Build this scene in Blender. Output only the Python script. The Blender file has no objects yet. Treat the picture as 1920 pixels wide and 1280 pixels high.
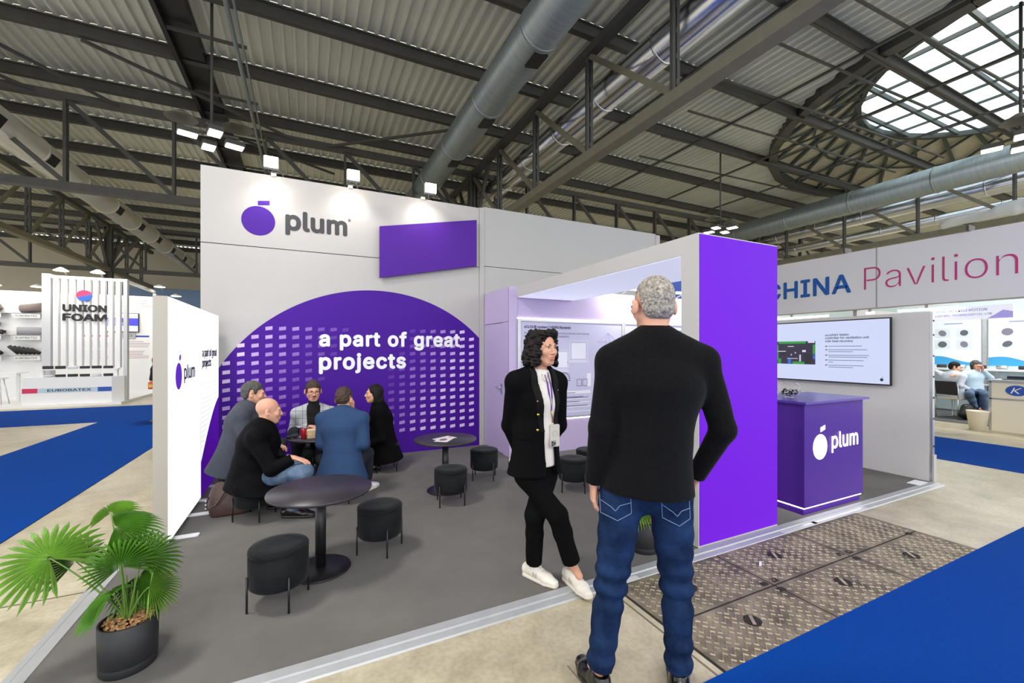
import bpy, bmesh, math, random
import numpy as np
from mathutils import Vector, Matrix

D = bpy.data
SC = bpy.context.scene
COL = SC.collection
PI = math.pi
random.seed(7)

# ------------------------------------------------------------------ camera
CAM_H = 1.57                                   # eye height; world X runs along the stand's back wall, Y into the hall
YAW = math.atan2(385, 794.6)
cd = D.cameras.new('camera')
cd.sensor_width = 36.0
cd.lens = 36.0 * 794.6 / 1920.0
cd.shift_y = 16.0 / 1920.0
cd.clip_end = 300
cam = D.objects.new('camera', cd)
COL.objects.link(cam)
cam.location = (0, 0, CAM_H)
cam.rotation_euler = (PI / 2, 0, -YAW)
SC.camera = cam

# ------------------------------------------------------------------ light and exposure
SC.view_settings.view_transform = 'Standard'
SC.view_settings.look = 'None'
SC.view_settings.exposure = 0.0
SC.view_settings.gamma = 1.0
SC.view_settings.use_curve_mapping = False
W = D.worlds.new('world')
SC.world = W
W.use_nodes = True
W.node_tree.nodes['Background'].inputs[0].default_value = (0.96, 0.975, 1.0, 1)
W.node_tree.nodes['Background'].inputs[1].default_value = 2.5

SC.cycles.max_bounces = 8
SC.cycles.glossy_bounces = 3
SC.cycles.transmission_bounces = 6
SC.cycles.caustics_reflective = False
SC.cycles.caustics_refractive = False

def area_light(name, loc, size, power, color=(1, 1, 1), target=None, spread=180, sizey=None):
    l = D.lights.new(name, 'AREA')
    l.energy = power
    l.color = color
    l.size = size
    l.spread = math.radians(spread)
    if sizey:
        l.shape = 'RECTANGLE'
        l.size_y = sizey
    o = D.objects.new(name, l)
    COL.objects.link(o)
    o.location = loc
    if target is not None:
        o.rotation_euler = (Vector(target) - Vector(loc)).to_track_quat('-Z', 'Y').to_euler()
    return o

HALL_LAMPS = [(-1.85, 11.1), (-1.85, 3.3), (-1.85, -4.5), (14.1, 11.0), (14.1, 3.5), (14.1, -4.5)]
for k, (lx, ly) in enumerate(HALL_LAMPS):
    area_light('hall_lamp_and_fill_light', (lx, ly, 5.85), 1.0, 190, (1.0, 0.965, 0.91), (lx, ly, 0), 170)
for (lx, ly) in ((-18, 11), (-18, 27), (-1.85, 27), (14.1, 27), (30, 11), (30, 27)):      # added unseen lights without fixtures, to brighten the far hall
    area_light('hall_lamp_and_fill_light', (lx, ly, 5.85), 1.0, 420, (1.0, 0.965, 0.91), (lx, ly, 0), 175)

# ------------------------------------------------------------------ materials
def S(r, g, b):
    def c(v):
        v = v / 255.0
        return v / 12.92 if v <= 0.04045 else ((v + 0.055) / 1.055) ** 2.4
    return (c(r), c(g), c(b), 1.0)

MATS = {}
def mat(name, col, rough=0.6, metal=0.0, var=0.0, vscale=8.0, bump=0.0, bscale=60.0, emit=0.0, spec=None, trans=0.0,
        ior=1.45, stretch=None, col2=None, sheen=0.0, detail=4.0, alpha=1.0):
    if name in MATS:
        return MATS[name]
    m = D.materials.new(name)
    MATS[name] = m
    m.use_nodes = True
    nt = m.node_tree
    b = nt.nodes['Principled BSDF']
    b.inputs['Base Color'].default_value = col
    b.inputs['Roughness'].default_value = rough
    b.inputs['Metallic'].default_value = metal
    if spec is not None:
        b.inputs['Specular IOR Level'].default_value = spec
    if sheen:
        b.inputs['Sheen Weight'].default_value = sheen
        b.inputs['Sheen Roughness'].default_value = 0.4
    if trans:
        b.inputs['Transmission Weight'].default_value = trans
        b.inputs['IOR'].default_value = ior
    if emit:
        b.inputs['Emission Color'].default_value = col
        b.inputs['Emission Strength'].default_value = emit
    tc = nt.nodes.new('ShaderNodeTexCoord')
    vec = tc.outputs['Object']
    if stretch:
        mp = nt.nodes.new('ShaderNodeMapping')
        mp.inputs['Scale'].default_value = stretch
        nt.links.new(vec, mp.inputs[0])
        vec = mp.outputs[0]
    if var or col2:
        n = nt.nodes.new('ShaderNodeTexNoise')
        n.inputs['Scale'].default_value = vscale
        n.inputs['Detail'].default_value = detail
        n.inputs['Roughness'].default_value = 0.6
        nt.links.new(vec, n.inputs['Vector'])
        r = nt.nodes.new('ShaderNodeValToRGB')
        c1 = tuple(max(0, c * (1 - var)) for c in col[:3]) + (1,)
        c2 = col2 if col2 else tuple(min(1, c * (1 + var)) for c in col[:3]) + (1,)
        r.color_ramp.elements[0].position = 0.3
        r.color_ramp.elements[1].position = 0.7
        r.color_ramp.elements[0].color = c1
        r.color_ramp.elements[1].color = c2
        nt.links.new(n.outputs['Fac'], r.inputs[0])
        nt.links.new(r.outputs[0], b.inputs['Base Color'])
        if emit:
            nt.links.new(r.outputs[0], b.inputs['Emission Color'])
    if bump:
        n2 = nt.nodes.new('ShaderNodeTexNoise')
        n2.inputs['Scale'].default_value = bscale
        n2.inputs['Detail'].default_value = 3
        nt.links.new(vec, n2.inputs['Vector'])
        bp = nt.nodes.new('ShaderNodeBump')
        bp.inputs['Strength'].default_value = bump
        bp.inputs['Distance'].default_value = 0.01
        nt.links.new(n2.outputs['Fac'], bp.inputs['Height'])
        nt.links.new(bp.outputs[0], b.inputs['Normal'])
    return m

# ------------------------------------------------------------------ mesh helpers
class MB:
    """collects shapes; build() links them as ONE mesh object"""
    def __init__(s):
        s.v = []; s.f = []; s.sm = []
    def add(s, vs, fs, smooth=False):
        n = len(s.v)
        s.v.extend([tuple(v) for v in vs])
        s.f.extend([tuple(i + n for i in f) for f in fs])
        s.sm.extend([smooth] * len(fs))
        return s
    def box(s, x0, x1, y0, y1, z0, z1):
        vs = [(x0, y0, z0), (x1, y0, z0), (x1, y1, z0), (x0, y1, z0), (x0, y0, z1), (x1, y0, z1), (x1, y1, z1), (x0, y1, z1)]
        return s.add(vs, [(0, 3, 2, 1), (4, 5, 6, 7), (0, 1, 5, 4), (1, 2, 6, 5), (2, 3, 7, 6), (3, 0, 4, 7)])
    def cbox(s, x, y, z, sx, sy, sz, rz=0.0):
        n0 = len(s.v)
        s.box(-sx / 2, sx / 2, -sy / 2, sy / 2, z - sz / 2, z + sz / 2)
        c, q = math.cos(rz), math.sin(rz)
        for i in range(n0, len(s.v)):
            a, b, d = s.v[i]
            s.v[i] = (x + a * c - b * q, y + a * q + b * c, d)
        return s
    def rbox(s, x0, x1, y0, y1, z0, z1, r, n=4):
        """box with rounded vertical edges and chamfered top"""
        pts = []
        for cx, cy, a0 in ((x1 - r, y1 - r, 0), (x0 + r, y1 - r, 90), (x0 + r, y0 + r, 180), (x1 - r, y0 + r, 270)):
            for k in range(n + 1):
                a = math.radians(a0 + 90 * k / n)
                pts.append((cx + r * math.cos(a), cy + r * math.sin(a)))
        return s.prism(pts, z0, z1)
    def prism(s, pts, z0, z1, M=None):
        n = len(pts)
        vs = [Vector((p[0], p[1], z0)) for p in pts] + [Vector((p[0], p[1], z1)) for p in pts]
        if M is not None:
            vs = [M @ v for v in vs]
        fs = [tuple(range(n))[::-1], tuple(range(n, 2 * n))] + [(i, (i + 1) % n, n + (i + 1) % n, n + i) for i in range(n)]
        return s.add(vs, fs)
    def bar(s, p, q, w, h=None, up=(0, 0, 1)):
        h = h or w
        p, q = Vector(p), Vector(q)
        d = (q - p).normalized()
        u = Vector(up)
        if abs(d.dot(u)) > 0.98:
            u = Vector((1, 0, 0))
        a = d.cross(u).normalized() * (w / 2)
        b = a.cross(d).normalized() * (h / 2)
        vs = [p - a - b, p + a - b, p + a + b, p - a + b, q - a - b, q + a - b, q + a + b, q - a + b]
        return s.add(vs, [(0, 3, 2, 1), (4, 5, 6, 7), (0, 1, 5, 4), (1, 2, 6, 5), (2, 3, 7, 6), (3, 0, 4, 7)])
    def cyl(s, p, q, r, r2=None, n=16, smooth=True, caps=True):
        p, q = Vector(p), Vector(q)
        r2 = r if r2 is None else r2
        d = (q - p).normalized()
        u = Vector((0, 0, 1)) if abs(d.z) < 0.95 else Vector((1, 0, 0))
        a = d.cross(u).normalized()
        b = d.cross(a).normalized()
        vs = []
        for k in range(n):
            t = 2 * PI * k / n
            o = a * math.cos(t) - b * math.sin(t)
            vs.append(p + o * r)
        for k in range(n):
            t = 2 * PI * k / n
            o = a * math.cos(t) - b * math.sin(t)
            vs.append(q + o * r2)
        s.add(vs, [(i, (i + 1) % n, n + (i + 1) % n, n + i) for i in range(n)], smooth)
        if caps:
            m = len(s.v) - 2 * n
            s.f.append(tuple(m + i for i in range(n))[::-1]); s.sm.append(False)
            s.f.append(tuple(m + n + i for i in range(n))); s.sm.append(False)
        return s
    def tube(s, pts, r, n=8):
        pts = [Vector(p) for p in pts]
        rings = []
        a = None
        for i, p in enumerate(pts):
            d = (pts[min(i + 1, len(pts) - 1)] - pts[max(i - 1, 0)]).normalized()
            if a is None:
                u = Vector((0, 0, 1)) if abs(d.z) < 0.95 else Vector((1, 0, 0))
                a = d.cross(u).normalized()
            a = (a - d * a.dot(d)).normalized()
            b = d.cross(a)
            rr = r[i] if isinstance(r, (list, tuple)) else r
            rings.append([p + (a * math.cos(2 * PI * k / n) + b * math.sin(2 * PI * k / n)) * rr for k in range(n)])
        vs = [v for g in rings for v in g]
        fs = []
        for i in range(len(rings) - 1):
            for k in range(n):
                fs.append((i * n + k, i * n + (k + 1) % n, (i + 1) * n + (k + 1) % n, (i + 1) * n + k))
        fs.append(tuple(range(n))[::-1])
        fs.append(tuple((len(rings) - 1) * n + k for k in range(n)))
        return s.add(vs, fs, True)
    def lathe(s, prof, n=32, c=(0, 0, 0), sx=1.0, sy=1.0, smooth=True):
        vs = []
        for r, z in prof:
            for k in range(n):
                t = 2 * PI * k / n
                vs.append((c[0] + r * sx * math.cos(t), c[1] + r * sy * math.sin(t), c[2] + z))
        fs = []
        for i in range(len(prof) - 1):
            for k in range(n):
                fs.append((i * n + k, i * n + (k + 1) % n, (i + 1) * n + (k + 1) % n, (i + 1) * n + k))
        s.add(vs, fs, smooth)
        m = len(s.v) - len(vs)
        if prof[0][0] > 1e-5:
            s.f.append(tuple(m + k for k in range(n))[::-1]); s.sm.append(False)
        if prof[-1][0] > 1e-5:
            s.f.append(tuple(m + (len(prof) - 1) * n + k for k in range(n))); s.sm.append(False)
        return s
    def ball(s, c, r, nu=16, nv=10, M=None):
        if not isinstance(r, (tuple, list)):
            r = (r, r, r)
        vs = []
        for j in range(nv + 1):
            ph = PI * j / nv
            for i in range(nu):
                t = 2 * PI * i / nu
                v = Vector((r[0] * math.sin(ph) * math.cos(t), r[1] * math.sin(ph) * math.sin(t), r[2] * math.cos(ph)))
                if M is not None:
                    v = M @ v
                vs.append(v + Vector(c))
        fs = []
        for j in range(nv):
            for i in range(nu):
                fs.append((j * nu + i, (j + 1) * nu + i, (j + 1) * nu + (i + 1) % nu, j * nu + (i + 1) % nu))
        return s.add(vs, fs, True)
    def poly(s, pts):
        return s.add(pts, [tuple(range(len(pts)))])
    def build(s, name, m, parent=None, world=True, smooth=None):
        me = D.meshes.new(name)
        off = Vector(parent_loc(parent)) if (parent is not None and world) else Vector((0, 0, 0))
        vv = [(v[0] - off.x, v[1] - off.y, v[2] - off.z) for v in s.v]
        me.from_pydata(vv, [], s.f)
        me.validate()
        fl = [smooth] * len(me.polygons) if smooth is not None else s.sm
        if len(fl) == len(me.polygons):
            me.polygons.foreach_set('use_smooth', fl)
        me.materials.append(m)
        me.update()
        o = D.objects.new(name, me)
        COL.objects.link(o)
        if parent is not None:
            o.parent = parent
        return o

def parent_loc(o):
    v = Vector((0, 0, 0))
    while o is not None:
        v += o.location
        o = o.parent
    return v

def tag(o, label=None, cat=None, group=None, kind=None):
    if label: o['label'] = label
    if cat: o['category'] = cat
    if group: o['group'] = group
    if kind: o['kind'] = kind
    return o

def glow(name, col, e):
    """a surface that only gives off light"""
    m = mat(name, col, 0.5, emit=e)
    m.node_tree.nodes['Principled BSDF'].inputs['Base Color'].default_value = (0.03, 0.03, 0.03, 1)
    if e < 0.9: m.cycles.emission_sampling = 'NONE'
    return m

def thing(name, label, cat, loc=(0, 0, 0), group=None, rz=0.0):
    o = D.objects.new(name, None)
    COL.objects.link(o)
    o.location = loc
    o.rotation_euler = (0, 0, rz)
    o.empty_display_size = 0.1
    return tag(o, label, cat, group)

def struct_root(name, label, loc=(0, 0, 0)):
    o = D.objects.new(name, None)
    COL.objects.link(o)
    o.location = loc
    return tag(o, label, None, None, 'structure')

def copy_tree(o, parent=None):
    c = o.copy()
    COL.objects.link(c)
    c.parent = parent
    for ch in list(o.children):
        copy_tree(ch, c)
    return c

def share(o, parent, loc=None, rot=None, scale=None):
    """another copy of a mesh part (shared data)"""
    c = o.copy()
    COL.objects.link(c)
    c.parent = parent
    if loc is not None: c.location = loc
    if rot is not None: c.rotation_euler = rot
    if scale is not None: c.scale = scale
    return c

FONT = None
try:                                           # Blender's own interface typeface; the built-in one stands in if it is absent
    import os
    FONT = D.fonts.load(os.path.join(bpy.utils.system_resource('DATAFILES', path='fonts'), 'Inter.woff2'))
except Exception:
    FONT = None

def text_mesh(body, size, offset=0.0, plain=False, *, ext=0.002, align='LEFT', space=1.0, shear=0.0, line=1.0):
    return _text_mesh(body, size, offset, ext, align, space, shear, line, plain)

def _text_mesh(body, size, offset=0.0, ext=0.002, align='LEFT', space=1.0, shear=0.0, line=1.0, plain=False):
    """verts, faces of flat lettering in the XY plane (x right, y up), extruded by ext along z"""
    cu = D.curves.new('t', 'FONT')
    if FONT is not None and not plain: cu.font = FONT
    cu.body = body; cu.size = size; cu.offset = offset; cu.extrude = ext; cu.align_x = align
    cu.space_character = space; cu.shear = shear; cu.space_line = line
    cu.resolution_u = 4
    o = D.objects.new('t', cu)
    COL.objects.link(o)
    dg = bpy.context.evaluated_depsgraph_get()
    me = D.meshes.new_from_object(o.evaluated_get(dg))
    vs = [tuple(v.co) for v in me.vertices]
    fs = [tuple(p.vertices) for p in me.polygons]
    D.objects.remove(o); D.curves.remove(cu); D.meshes.remove(me)
    return vs, fs

def lettering(body, origin, right, up, width=None, height=None, name='lettering', m=None, parent=None, size=1.0, offset=0.0, ext=0.002,
              space=1.0, shear=0.0, align='LEFT', plain=False):
    """text on a plane; fitted to width (and height) in metres when given; origin = left end of baseline"""
    vs, fs = text_mesh(body, 1.0, min(offset, 0.0), plain, ext=0.0, align=align, space=space, shear=shear)
    if len(vs) == 0:
        return None
    par = list(range(len(vs)))                 # separate strokes of one glyph overlap: lift each island a hair so that none is coplanar
    def find(i):
        while par[i] != i:
            par[i] = par[par[i]]; i = par[i]
        return i
    for f in fs:
        for i in f[1:]:
            par[find(i)] = find(f[0])
    isl = {}
    vs = [(v[0], v[1], 0.00013 * (isl.setdefault(find(i), len(isl)) % 3)) for i, v in enumerate(vs)]
    if offset > 0:                             # bolder: the same glyphs stamped round a small circle
        v0, f0 = list(vs), list(fs)
        for q in range(8):
            dx, dy = offset * math.cos(q * PI / 4), offset * math.sin(q * PI / 4)
            n_ = len(vs)
            vs = vs + [(v[0] + dx, v[1] + dy, v[2] + (q + 1) * 0.0004) for v in v0]
            fs = fs + [tuple(i + n_ for i in f) for f in f0]
    a = np.array(vs)
    x0, x1 = a[:, 0].min(), a[:, 0].max()
    sx = width / (x1 - x0) if width else size
    sy = height / (a[:, 1].max() - a[:, 1].min()) if height else sx
    O, Rt, U = Vector(origin), Vector(right).normalized(), Vector(up).normalized()
    N = Rt.cross(U)
    if align == 'LEFT':
        a[:, 0] -= x0
    b = MB()
    b.add([O + Rt * (v[0] * sx) + U * (v[1] * sy) + N * (ext + v[2]) for v in a], fs)
    return b.build(name, m, parent)

def plate(pts, origin, right, up, t0, t1):
    """prism of a 2D outline standing on a plane; t along the plane's normal"""
    O, Rt, U = Vector(origin), Vector(right).normalized(), Vector(up).normalized()
    N = Rt.cross(U)
    b = MB()
    M = Matrix(((Rt.x, U.x, N.x, O.x), (Rt.y, U.y, N.y, O.y), (Rt.z, U.z, N.z, O.z), (0, 0, 0, 1)))
    b.prism(pts, t0, t1, M)
    return b

def ellipse(cx, cy, rx, ry, n=40, rot=0.0):
    c, s_ = math.cos(rot), math.sin(rot)
    return [(cx + rx * math.cos(2 * PI * k / n) * c - ry * math.sin(2 * PI * k / n) * s_,
             cy + rx * math.cos(2 * PI * k / n) * s_ + ry * math.sin(2 * PI * k / n) * c) for k in range(n)]

XP, YP, ZP = Vector((1, 0, 0)), Vector((0, 1, 0)), Vector((0, 0, 1))
# ================================================================== HALL
M_steel = mat('dark_painted_steel', S(80, 80, 76), 0.6, 0.0, 0.12, 3.0)
M_steel2 = mat('olive_grey_painted_steel', S(130, 126, 110), 0.6, 0.0, 0.10, 3.0)
M_sheet = mat('corrugated_roof_sheet', S(222, 224, 214), 0.5, 0.0, 0.07, 0.6, stretch=(3.0, 0.4, 1))
M_duct = mat('dull_zinc_duct', S(150, 160, 162), 0.42, 0.75, 0.10, 2.0, bump=0.15, bscale=9, stretch=(1, 8, 1))
M_foil = mat('shiny_foil_duct', S(205, 208, 214), 0.22, 1.0, 0.05, 2.0, bump=0.35, bscale=3)
M_black = mat('black_plastic', S(22, 22, 23), 0.5)
M_lamp = mat('lamp_led_glow', (1.0, 0.96, 0.88, 1), 0.5, emit=14.0)
M_lamp.cycles.emission_sampling = 'NONE'
M_endwall = mat('hall_wall_paint', S(186, 182, 168), 0.8, 0, 0.06, 0.3)
M_alu = mat('anodised_aluminium', S(196, 198, 200), 0.35, 0.85, 0.06, 6.0)
M_white = mat('white_laminate', S(180, 177, 174), 0.55, 0, 0.015, 1.5)
M_white2 = mat('white_partition_laminate', S(208, 206, 202), 0.55, 0, 0.015, 1.5)
M_pipe = mat('grey_conduit', S(140, 150, 150), 0.4, 0.5)

# --- concrete floor
def floor_material():
    m = D.materials.new('polished_concrete')
    m.use_nodes = True
    nt = m.node_tree
    b = nt.nodes['Principled BSDF']
    tc = nt.nodes.new('ShaderNodeTexCoord')
    def noise(sc, det, dist=0.0):
        n = nt.nodes.new('ShaderNodeTexNoise')
        n.inputs['Scale'].default_value = sc
        n.inputs['Detail'].default_value = det
        n.inputs['Distortion'].default_value = dist
        nt.links.new(tc.outputs['Object'], n.inputs['Vector'])
        return n
    n1, n2, n3 = noise(0.9, 6, 0.6), noise(5.0, 8, 0.3), noise(38.0, 3)
    r = nt.nodes.new('ShaderNodeValToRGB')
    e = r.color_ramp.elements
    e[0].position, e[0].color = 0.30, S(156, 146, 122)
    e[1].position, e[1].color = 0.72, S(218, 210, 188)
    k = e.new(0.5); k.color = S(192, 182, 156)
    mx = nt.nodes.new('ShaderNodeMix'); mx.data_type = 'FLOAT'; mx.inputs[0].default_value = 0.45
    nt.links.new(n1.outputs['Fac'], mx.inputs[2]); nt.links.new(n2.outputs['Fac'], mx.inputs[3])
    nt.links.new(mx.outputs[0], r.inputs[0])
    r2 = nt.nodes.new('ShaderNodeValToRGB')
    r2.color_ramp.elements[0].position = 0.35; r2.color_ramp.elements[0].color = (0.78, 0.77, 0.74, 1)
    r2.color_ramp.elements[1].position = 0.6; r2.color_ramp.elements[1].color = (1, 1, 1, 1)
    nt.links.new(n3.outputs['Fac'], r2.inputs[0])
    mc = nt.nodes.new('ShaderNodeMix'); mc.data_type = 'RGBA'; mc.blend_type = 'MULTIPLY'; mc.inputs[0].default_value = 0.6
    nt.links.new(r.outputs[0], mc.inputs[6]); nt.links.new(r2.outputs[0], mc.inputs[7])
    nt.links.new(mc.outputs[2], b.inputs['Base Color'])
    rr = nt.nodes.new('ShaderNodeMapRange')
    rr.inputs[3].default_value = 0.22; rr.inputs[4].default_value = 0.5
    nt.links.new(n2.outputs['Fac'], rr.inputs[0]); nt.links.new(rr.outputs[0], b.inputs['Roughness'])
    bp = nt.nodes.new('ShaderNodeBump'); bp.inputs['Strength'].default_value = 0.08; bp.inputs['Distance'].default_value = 0.01
    nt.links.new(n3.outputs['Fac'], bp.inputs['Height']); nt.links.new(bp.outputs[0], b.inputs['Normal'])
    return m
M_concrete = floor_material()
FZ = -0.02                                            # hall floor; the stand's carpet is at z = 0
fl = MB().box(-70, 48, -25, 46, FZ - 0.3, FZ).build('floor', M_concrete)
tag(fl, 'worn polished beige concrete hall floor', None, None, 'structure')
# saw cuts in the slab: shallow dark strips of filler
M_joint = mat('joint_filler', S(112, 104, 88), 0.8)
for (x0, x1, y0, y1) in ((-2.2, -1.3, 3.72, 3.735), (1.80, 1.812, 1.42, 2.25), (1.18, 1.186, 1.42, 1.80)):
    MB().box(x0, x1, y0, y1, FZ - 0.004, FZ + 0.0012).build('floor_joint', M_joint, fl)

# --- blue aisle carpets
M_blue = mat('blue_exhibition_carpet', S(0, 66, 154), 0.95, 0, 0.10, 90.0, bump=0.5, bscale=420, spec=0.1)
def carpet(name, label, rects):
    for i, (x0, x1, y0, y1) in enumerate(rects):
        o = MB().box(x0, x1, y0, y1, FZ, FZ + 0.006).build(name, M_blue)
        tag(o, label, 'carpet')
carpet('aisle_carpet', 'blue needle-felt carpet of the aisle in the right foreground', [(-2.26, 12.1, -10, 1.42)])
lb = MB()
lb.add([(-4.12, -10, FZ + .006), (-2.26, -10, FZ + .006), (-2.26, 15.6, FZ + .006), (-2.26, 15.6, FZ), (-2.26, -10, FZ)], [(1, 4, 3, 2)])
lb.box(-4.12, -2.26, -10, 12.36, FZ, FZ + 0.006)
lb.box(-30, -2.26, 12.36, 15.6, FZ, FZ + 0.006)
tag(lb.build('aisle_carpet', M_blue), 'blue L-shaped aisle carpet left of the stand towards the foam stand', 'carpet')
carpet('aisle_carpet', 'blue strip of aisle carpet in front of the white counter with round blue emblem', [(8.3, 10.4, 1.44, 14)])

# --- roof
roof = struct_root('ceiling', 'corrugated metal hall roof on dark steel purlins and trusses')
RZ = 9.27
DC = (21.2, 3.9); DR = 8.2                            # round lantern: centre and radius
pitch, sheet_w, bay = 0.26, 3.9, 2.6
prof = []
n = int(round(sheet_w / pitch))
for k in range(n):
    x = k * pitch
    prof += [(x, 0.0), (x + 0.055, 0.0), (x + 0.085, 0.085), (x + 0.23, 0.085)]
prof.append((sheet_w, 0.0))
sb = MB()
for x, z in prof:
    sb.v += [(x, 0, z), (x, bay + 0.02, z)]
for i in range(len(prof) - 1):
    sb.f.append((2 * i, 2 * i + 1, 2 * i + 3, 2 * i + 2)); sb.sm.append(False)
first = None
PY = [5.65 + bay * k for k in range(-3, 14)]
XS = [-26.3 + sheet_w * k for k in range(18)]
cut = MB()
for py in PY[:-1]:
    for x in XS:
        cx, cy = x + sheet_w / 2, py + bay / 2
        near = math.hypot(max(abs(cx - DC[0]) - sheet_w / 2, 0), max(abs(cy - DC[1]) - bay / 2, 0))
        if near > DR:
            if first is None:
                first = sb.build('roof_sheet', M_sheet, roof)
                first.location = (x, py, RZ)
            else:
                share(first, roof, (x, py, RZ))
        else:                                         # sheets trimmed to the edge of the lantern
            for i in range(len(prof) - 1):
                xa, za = prof[i]; xb, zb = prof[i + 1]
                dx = min(abs(x + xa - DC[0]), DR)
                hw = math.sqrt(max(DR * DR - dx * dx, 0))
                for (ya, yb) in ((py, min(py + bay, DC[1] - hw)), (max(py, DC[1] + hw), py + bay)):
                    if yb > ya + 0.01:
                        cut.add([(x + xa, ya, RZ + za), (x + xa, yb, RZ + za), (x + xb, yb, RZ + zb), (x + xb, ya, RZ + zb)], [(0, 1, 2, 3)])
tag(cut.build('trimmed_roof_sheet', M_sheet, roof), kind='stuff')

def ibeam(b, x0, x1, y, z0, h, w, t=0.02):
    b.box(x0, x1, y - w / 2, y + w / 2, z0, z0 + t)
    b.box(x0, x1, y - w / 2, y + w / 2, z0 + h - t, z0 + h)
    b.box(x0, x1, y - t / 2, y + t / 2, z0, z0 + h)
pur = MB(); ibeam(pur, -26, 44, 0, 0, 0.3, 0.16)
p0 = pur.build('purlin', M_steel, roof)
p0.location = (0, PY[0], 8.97)
for y in PY[1:]:
    share(p0, roof, (0, y, 8.97))

def truss(axis, pos, z_top, z_bot, lo, hi, step, start, m=M_steel, flip=1, wchord=0.22):
    """a lattice girder: chords, paired-angle uprights, diagonals"""
    r = D.objects.new('truss', None); COL.objects.link(r); r.parent = roof
    def P(t, z, o=0.0):
        return (pos + o, t, z) if axis == 'Y' else (t, pos + o, z)
    b = MB(); b.bar(P(lo, z_top), P(hi, z_top), wchord, 0.2); b.build('top_chord', M_steel, r)
    b = MB(); b.bar(P(lo, z_bot), P(hi, z_bot), wchord + 0.06, 0.22); b.build('bottom_chord', m, r)
    k = start
    up0 = dg0 = None
    ts = []
    while k <= hi:
        if k >= lo: ts.append(k)
        k += step
    for t in ts:
        if up0 is None:
            b = MB()
            for o in (-0.055, 0.055):
                b.bar(P(0, z_bot, o), P(0, z_top, o), 0.07, 0.07)
            for zz in np.linspace(z_bot + 0.3, z_top - 0.3, 5):
                b.bar(P(0, zz - 0.05), P(0, zz + 0.05), 0.1, 0.03)
            up0 = b.build('upright', M_steel, r)
            up0.location = (0, t, 0) if axis == 'Y' else (t, 0, 0)
            b = MB(); b.bar(P(0, z_top - 0.05), P(-flip * step, z_bot + 0.1), 0.09, 0.12)
            dg0 = b.build('diagonal', m, r)
            dg0.location = up0.location
        else:
            l = (0, t, 0) if axis == 'Y' else (t, 0, 0)
            share(up0, r, l); share(dg0, r, l)
    return r
for x in (-10.1, 6.03, 22.2):
    truss('Y', x, 8.6, 6.12, -6, 39, bay, 5.65 - 4 * bay, M_steel2)
truss('X', 16.05, 8.62, 6.12, -26, 44, 2.42, -26 + 0.6, M_steel, flip=-1)
truss('X', 31.6, 8.62, 6.12, -26, 44, 2.42, -26 + 0.6, M_steel, flip=-1)
for x in (-10.1, 6.03, 22.2):                         # the columns that carry the girders
    for y in (16.05, 31.6):
        b = MB(); ibeam(b, -0.15, 0.15, 0, 0, 1, 1); b = MB()
        b.box(x - 0.17, x + 0.17, y - 0.02, y + 0.02, FZ, 8.6); b.box(x - 0.17, x - 0.13, y - 0.17, y + 0.17, FZ, 8.6); b.box(x + 0.13, x + 0.17, y - 0.17, y + 0.17, FZ, 8.6)
        b.build('column', M_steel, roof)
        for s in (-1, 1):                             # knee braces
            b = MB(); b.bar((x, y, 6.0), (x + s * 1.6, y, 8.4), 0.12); b.bar((x, y, 6.0), (x, y + s * 1.6, 8.4), 0.12); b.build('knee_brace', M_steel, roof)
# bracing rods under the sheets, valley gutter, conduits
for (p, q) in (((-7.4, 13.45, 8.9), (-4.8, 16.05, 8.6)), ((-4.8, 13.45, 8.9), (-0.3, 16.0, 8.6)), ((0.6, 16.0, 8.6), (4.5, 13.45, 8.9)), ((-3.2, 16.0, 8.6), (1.0, 18.6, 8.7)),
               ((-9.8, 13.45, 8.9), (-6.6, 16, 8.6))):
    MB().bar(p, q, 0.07).build('bracing_rod', M_steel, roof)
for k in range(7):                                    # long rods towards the lantern
    y = 3.4 + 1.5 * k
    MB().bar((9.0 + 0.4 * k, y, 8.95), (22.0, y - 0.5, 8.95), 0.05).build('bracing_rod', M_steel, roof)
for x in (9.2, 12.4, 15.8, 19.0):
    MB().bar((x, -2, 8.92), (x, 16, 8.92), 0.06).build('bracing_rod', M_steel, roof)
b = MB(); b.box(-2.95, -2.35, -3, 39, 9.0, 9.26); b.box(-2.95, -2.85, -3, 39, 8.8, 9.0)
b.build('valley_gutter', M_black, roof)
for k in range(9):
    MB().bar((-2.9, -1 + 2.6 * k, 8.86), (-1.3, -1 + 2.6 * k, 8.86), 0.06).build('gutter_bracket', M_steel, roof)
for dx in (0.0, 0.14):
    MB().cyl((-1.45 + dx, -3, 8.5), (-1.45 + dx, 39, 8.5), 0.05 if dx == 0 else 0.025, n=8).build('conduit', M_pipe, roof)

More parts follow.
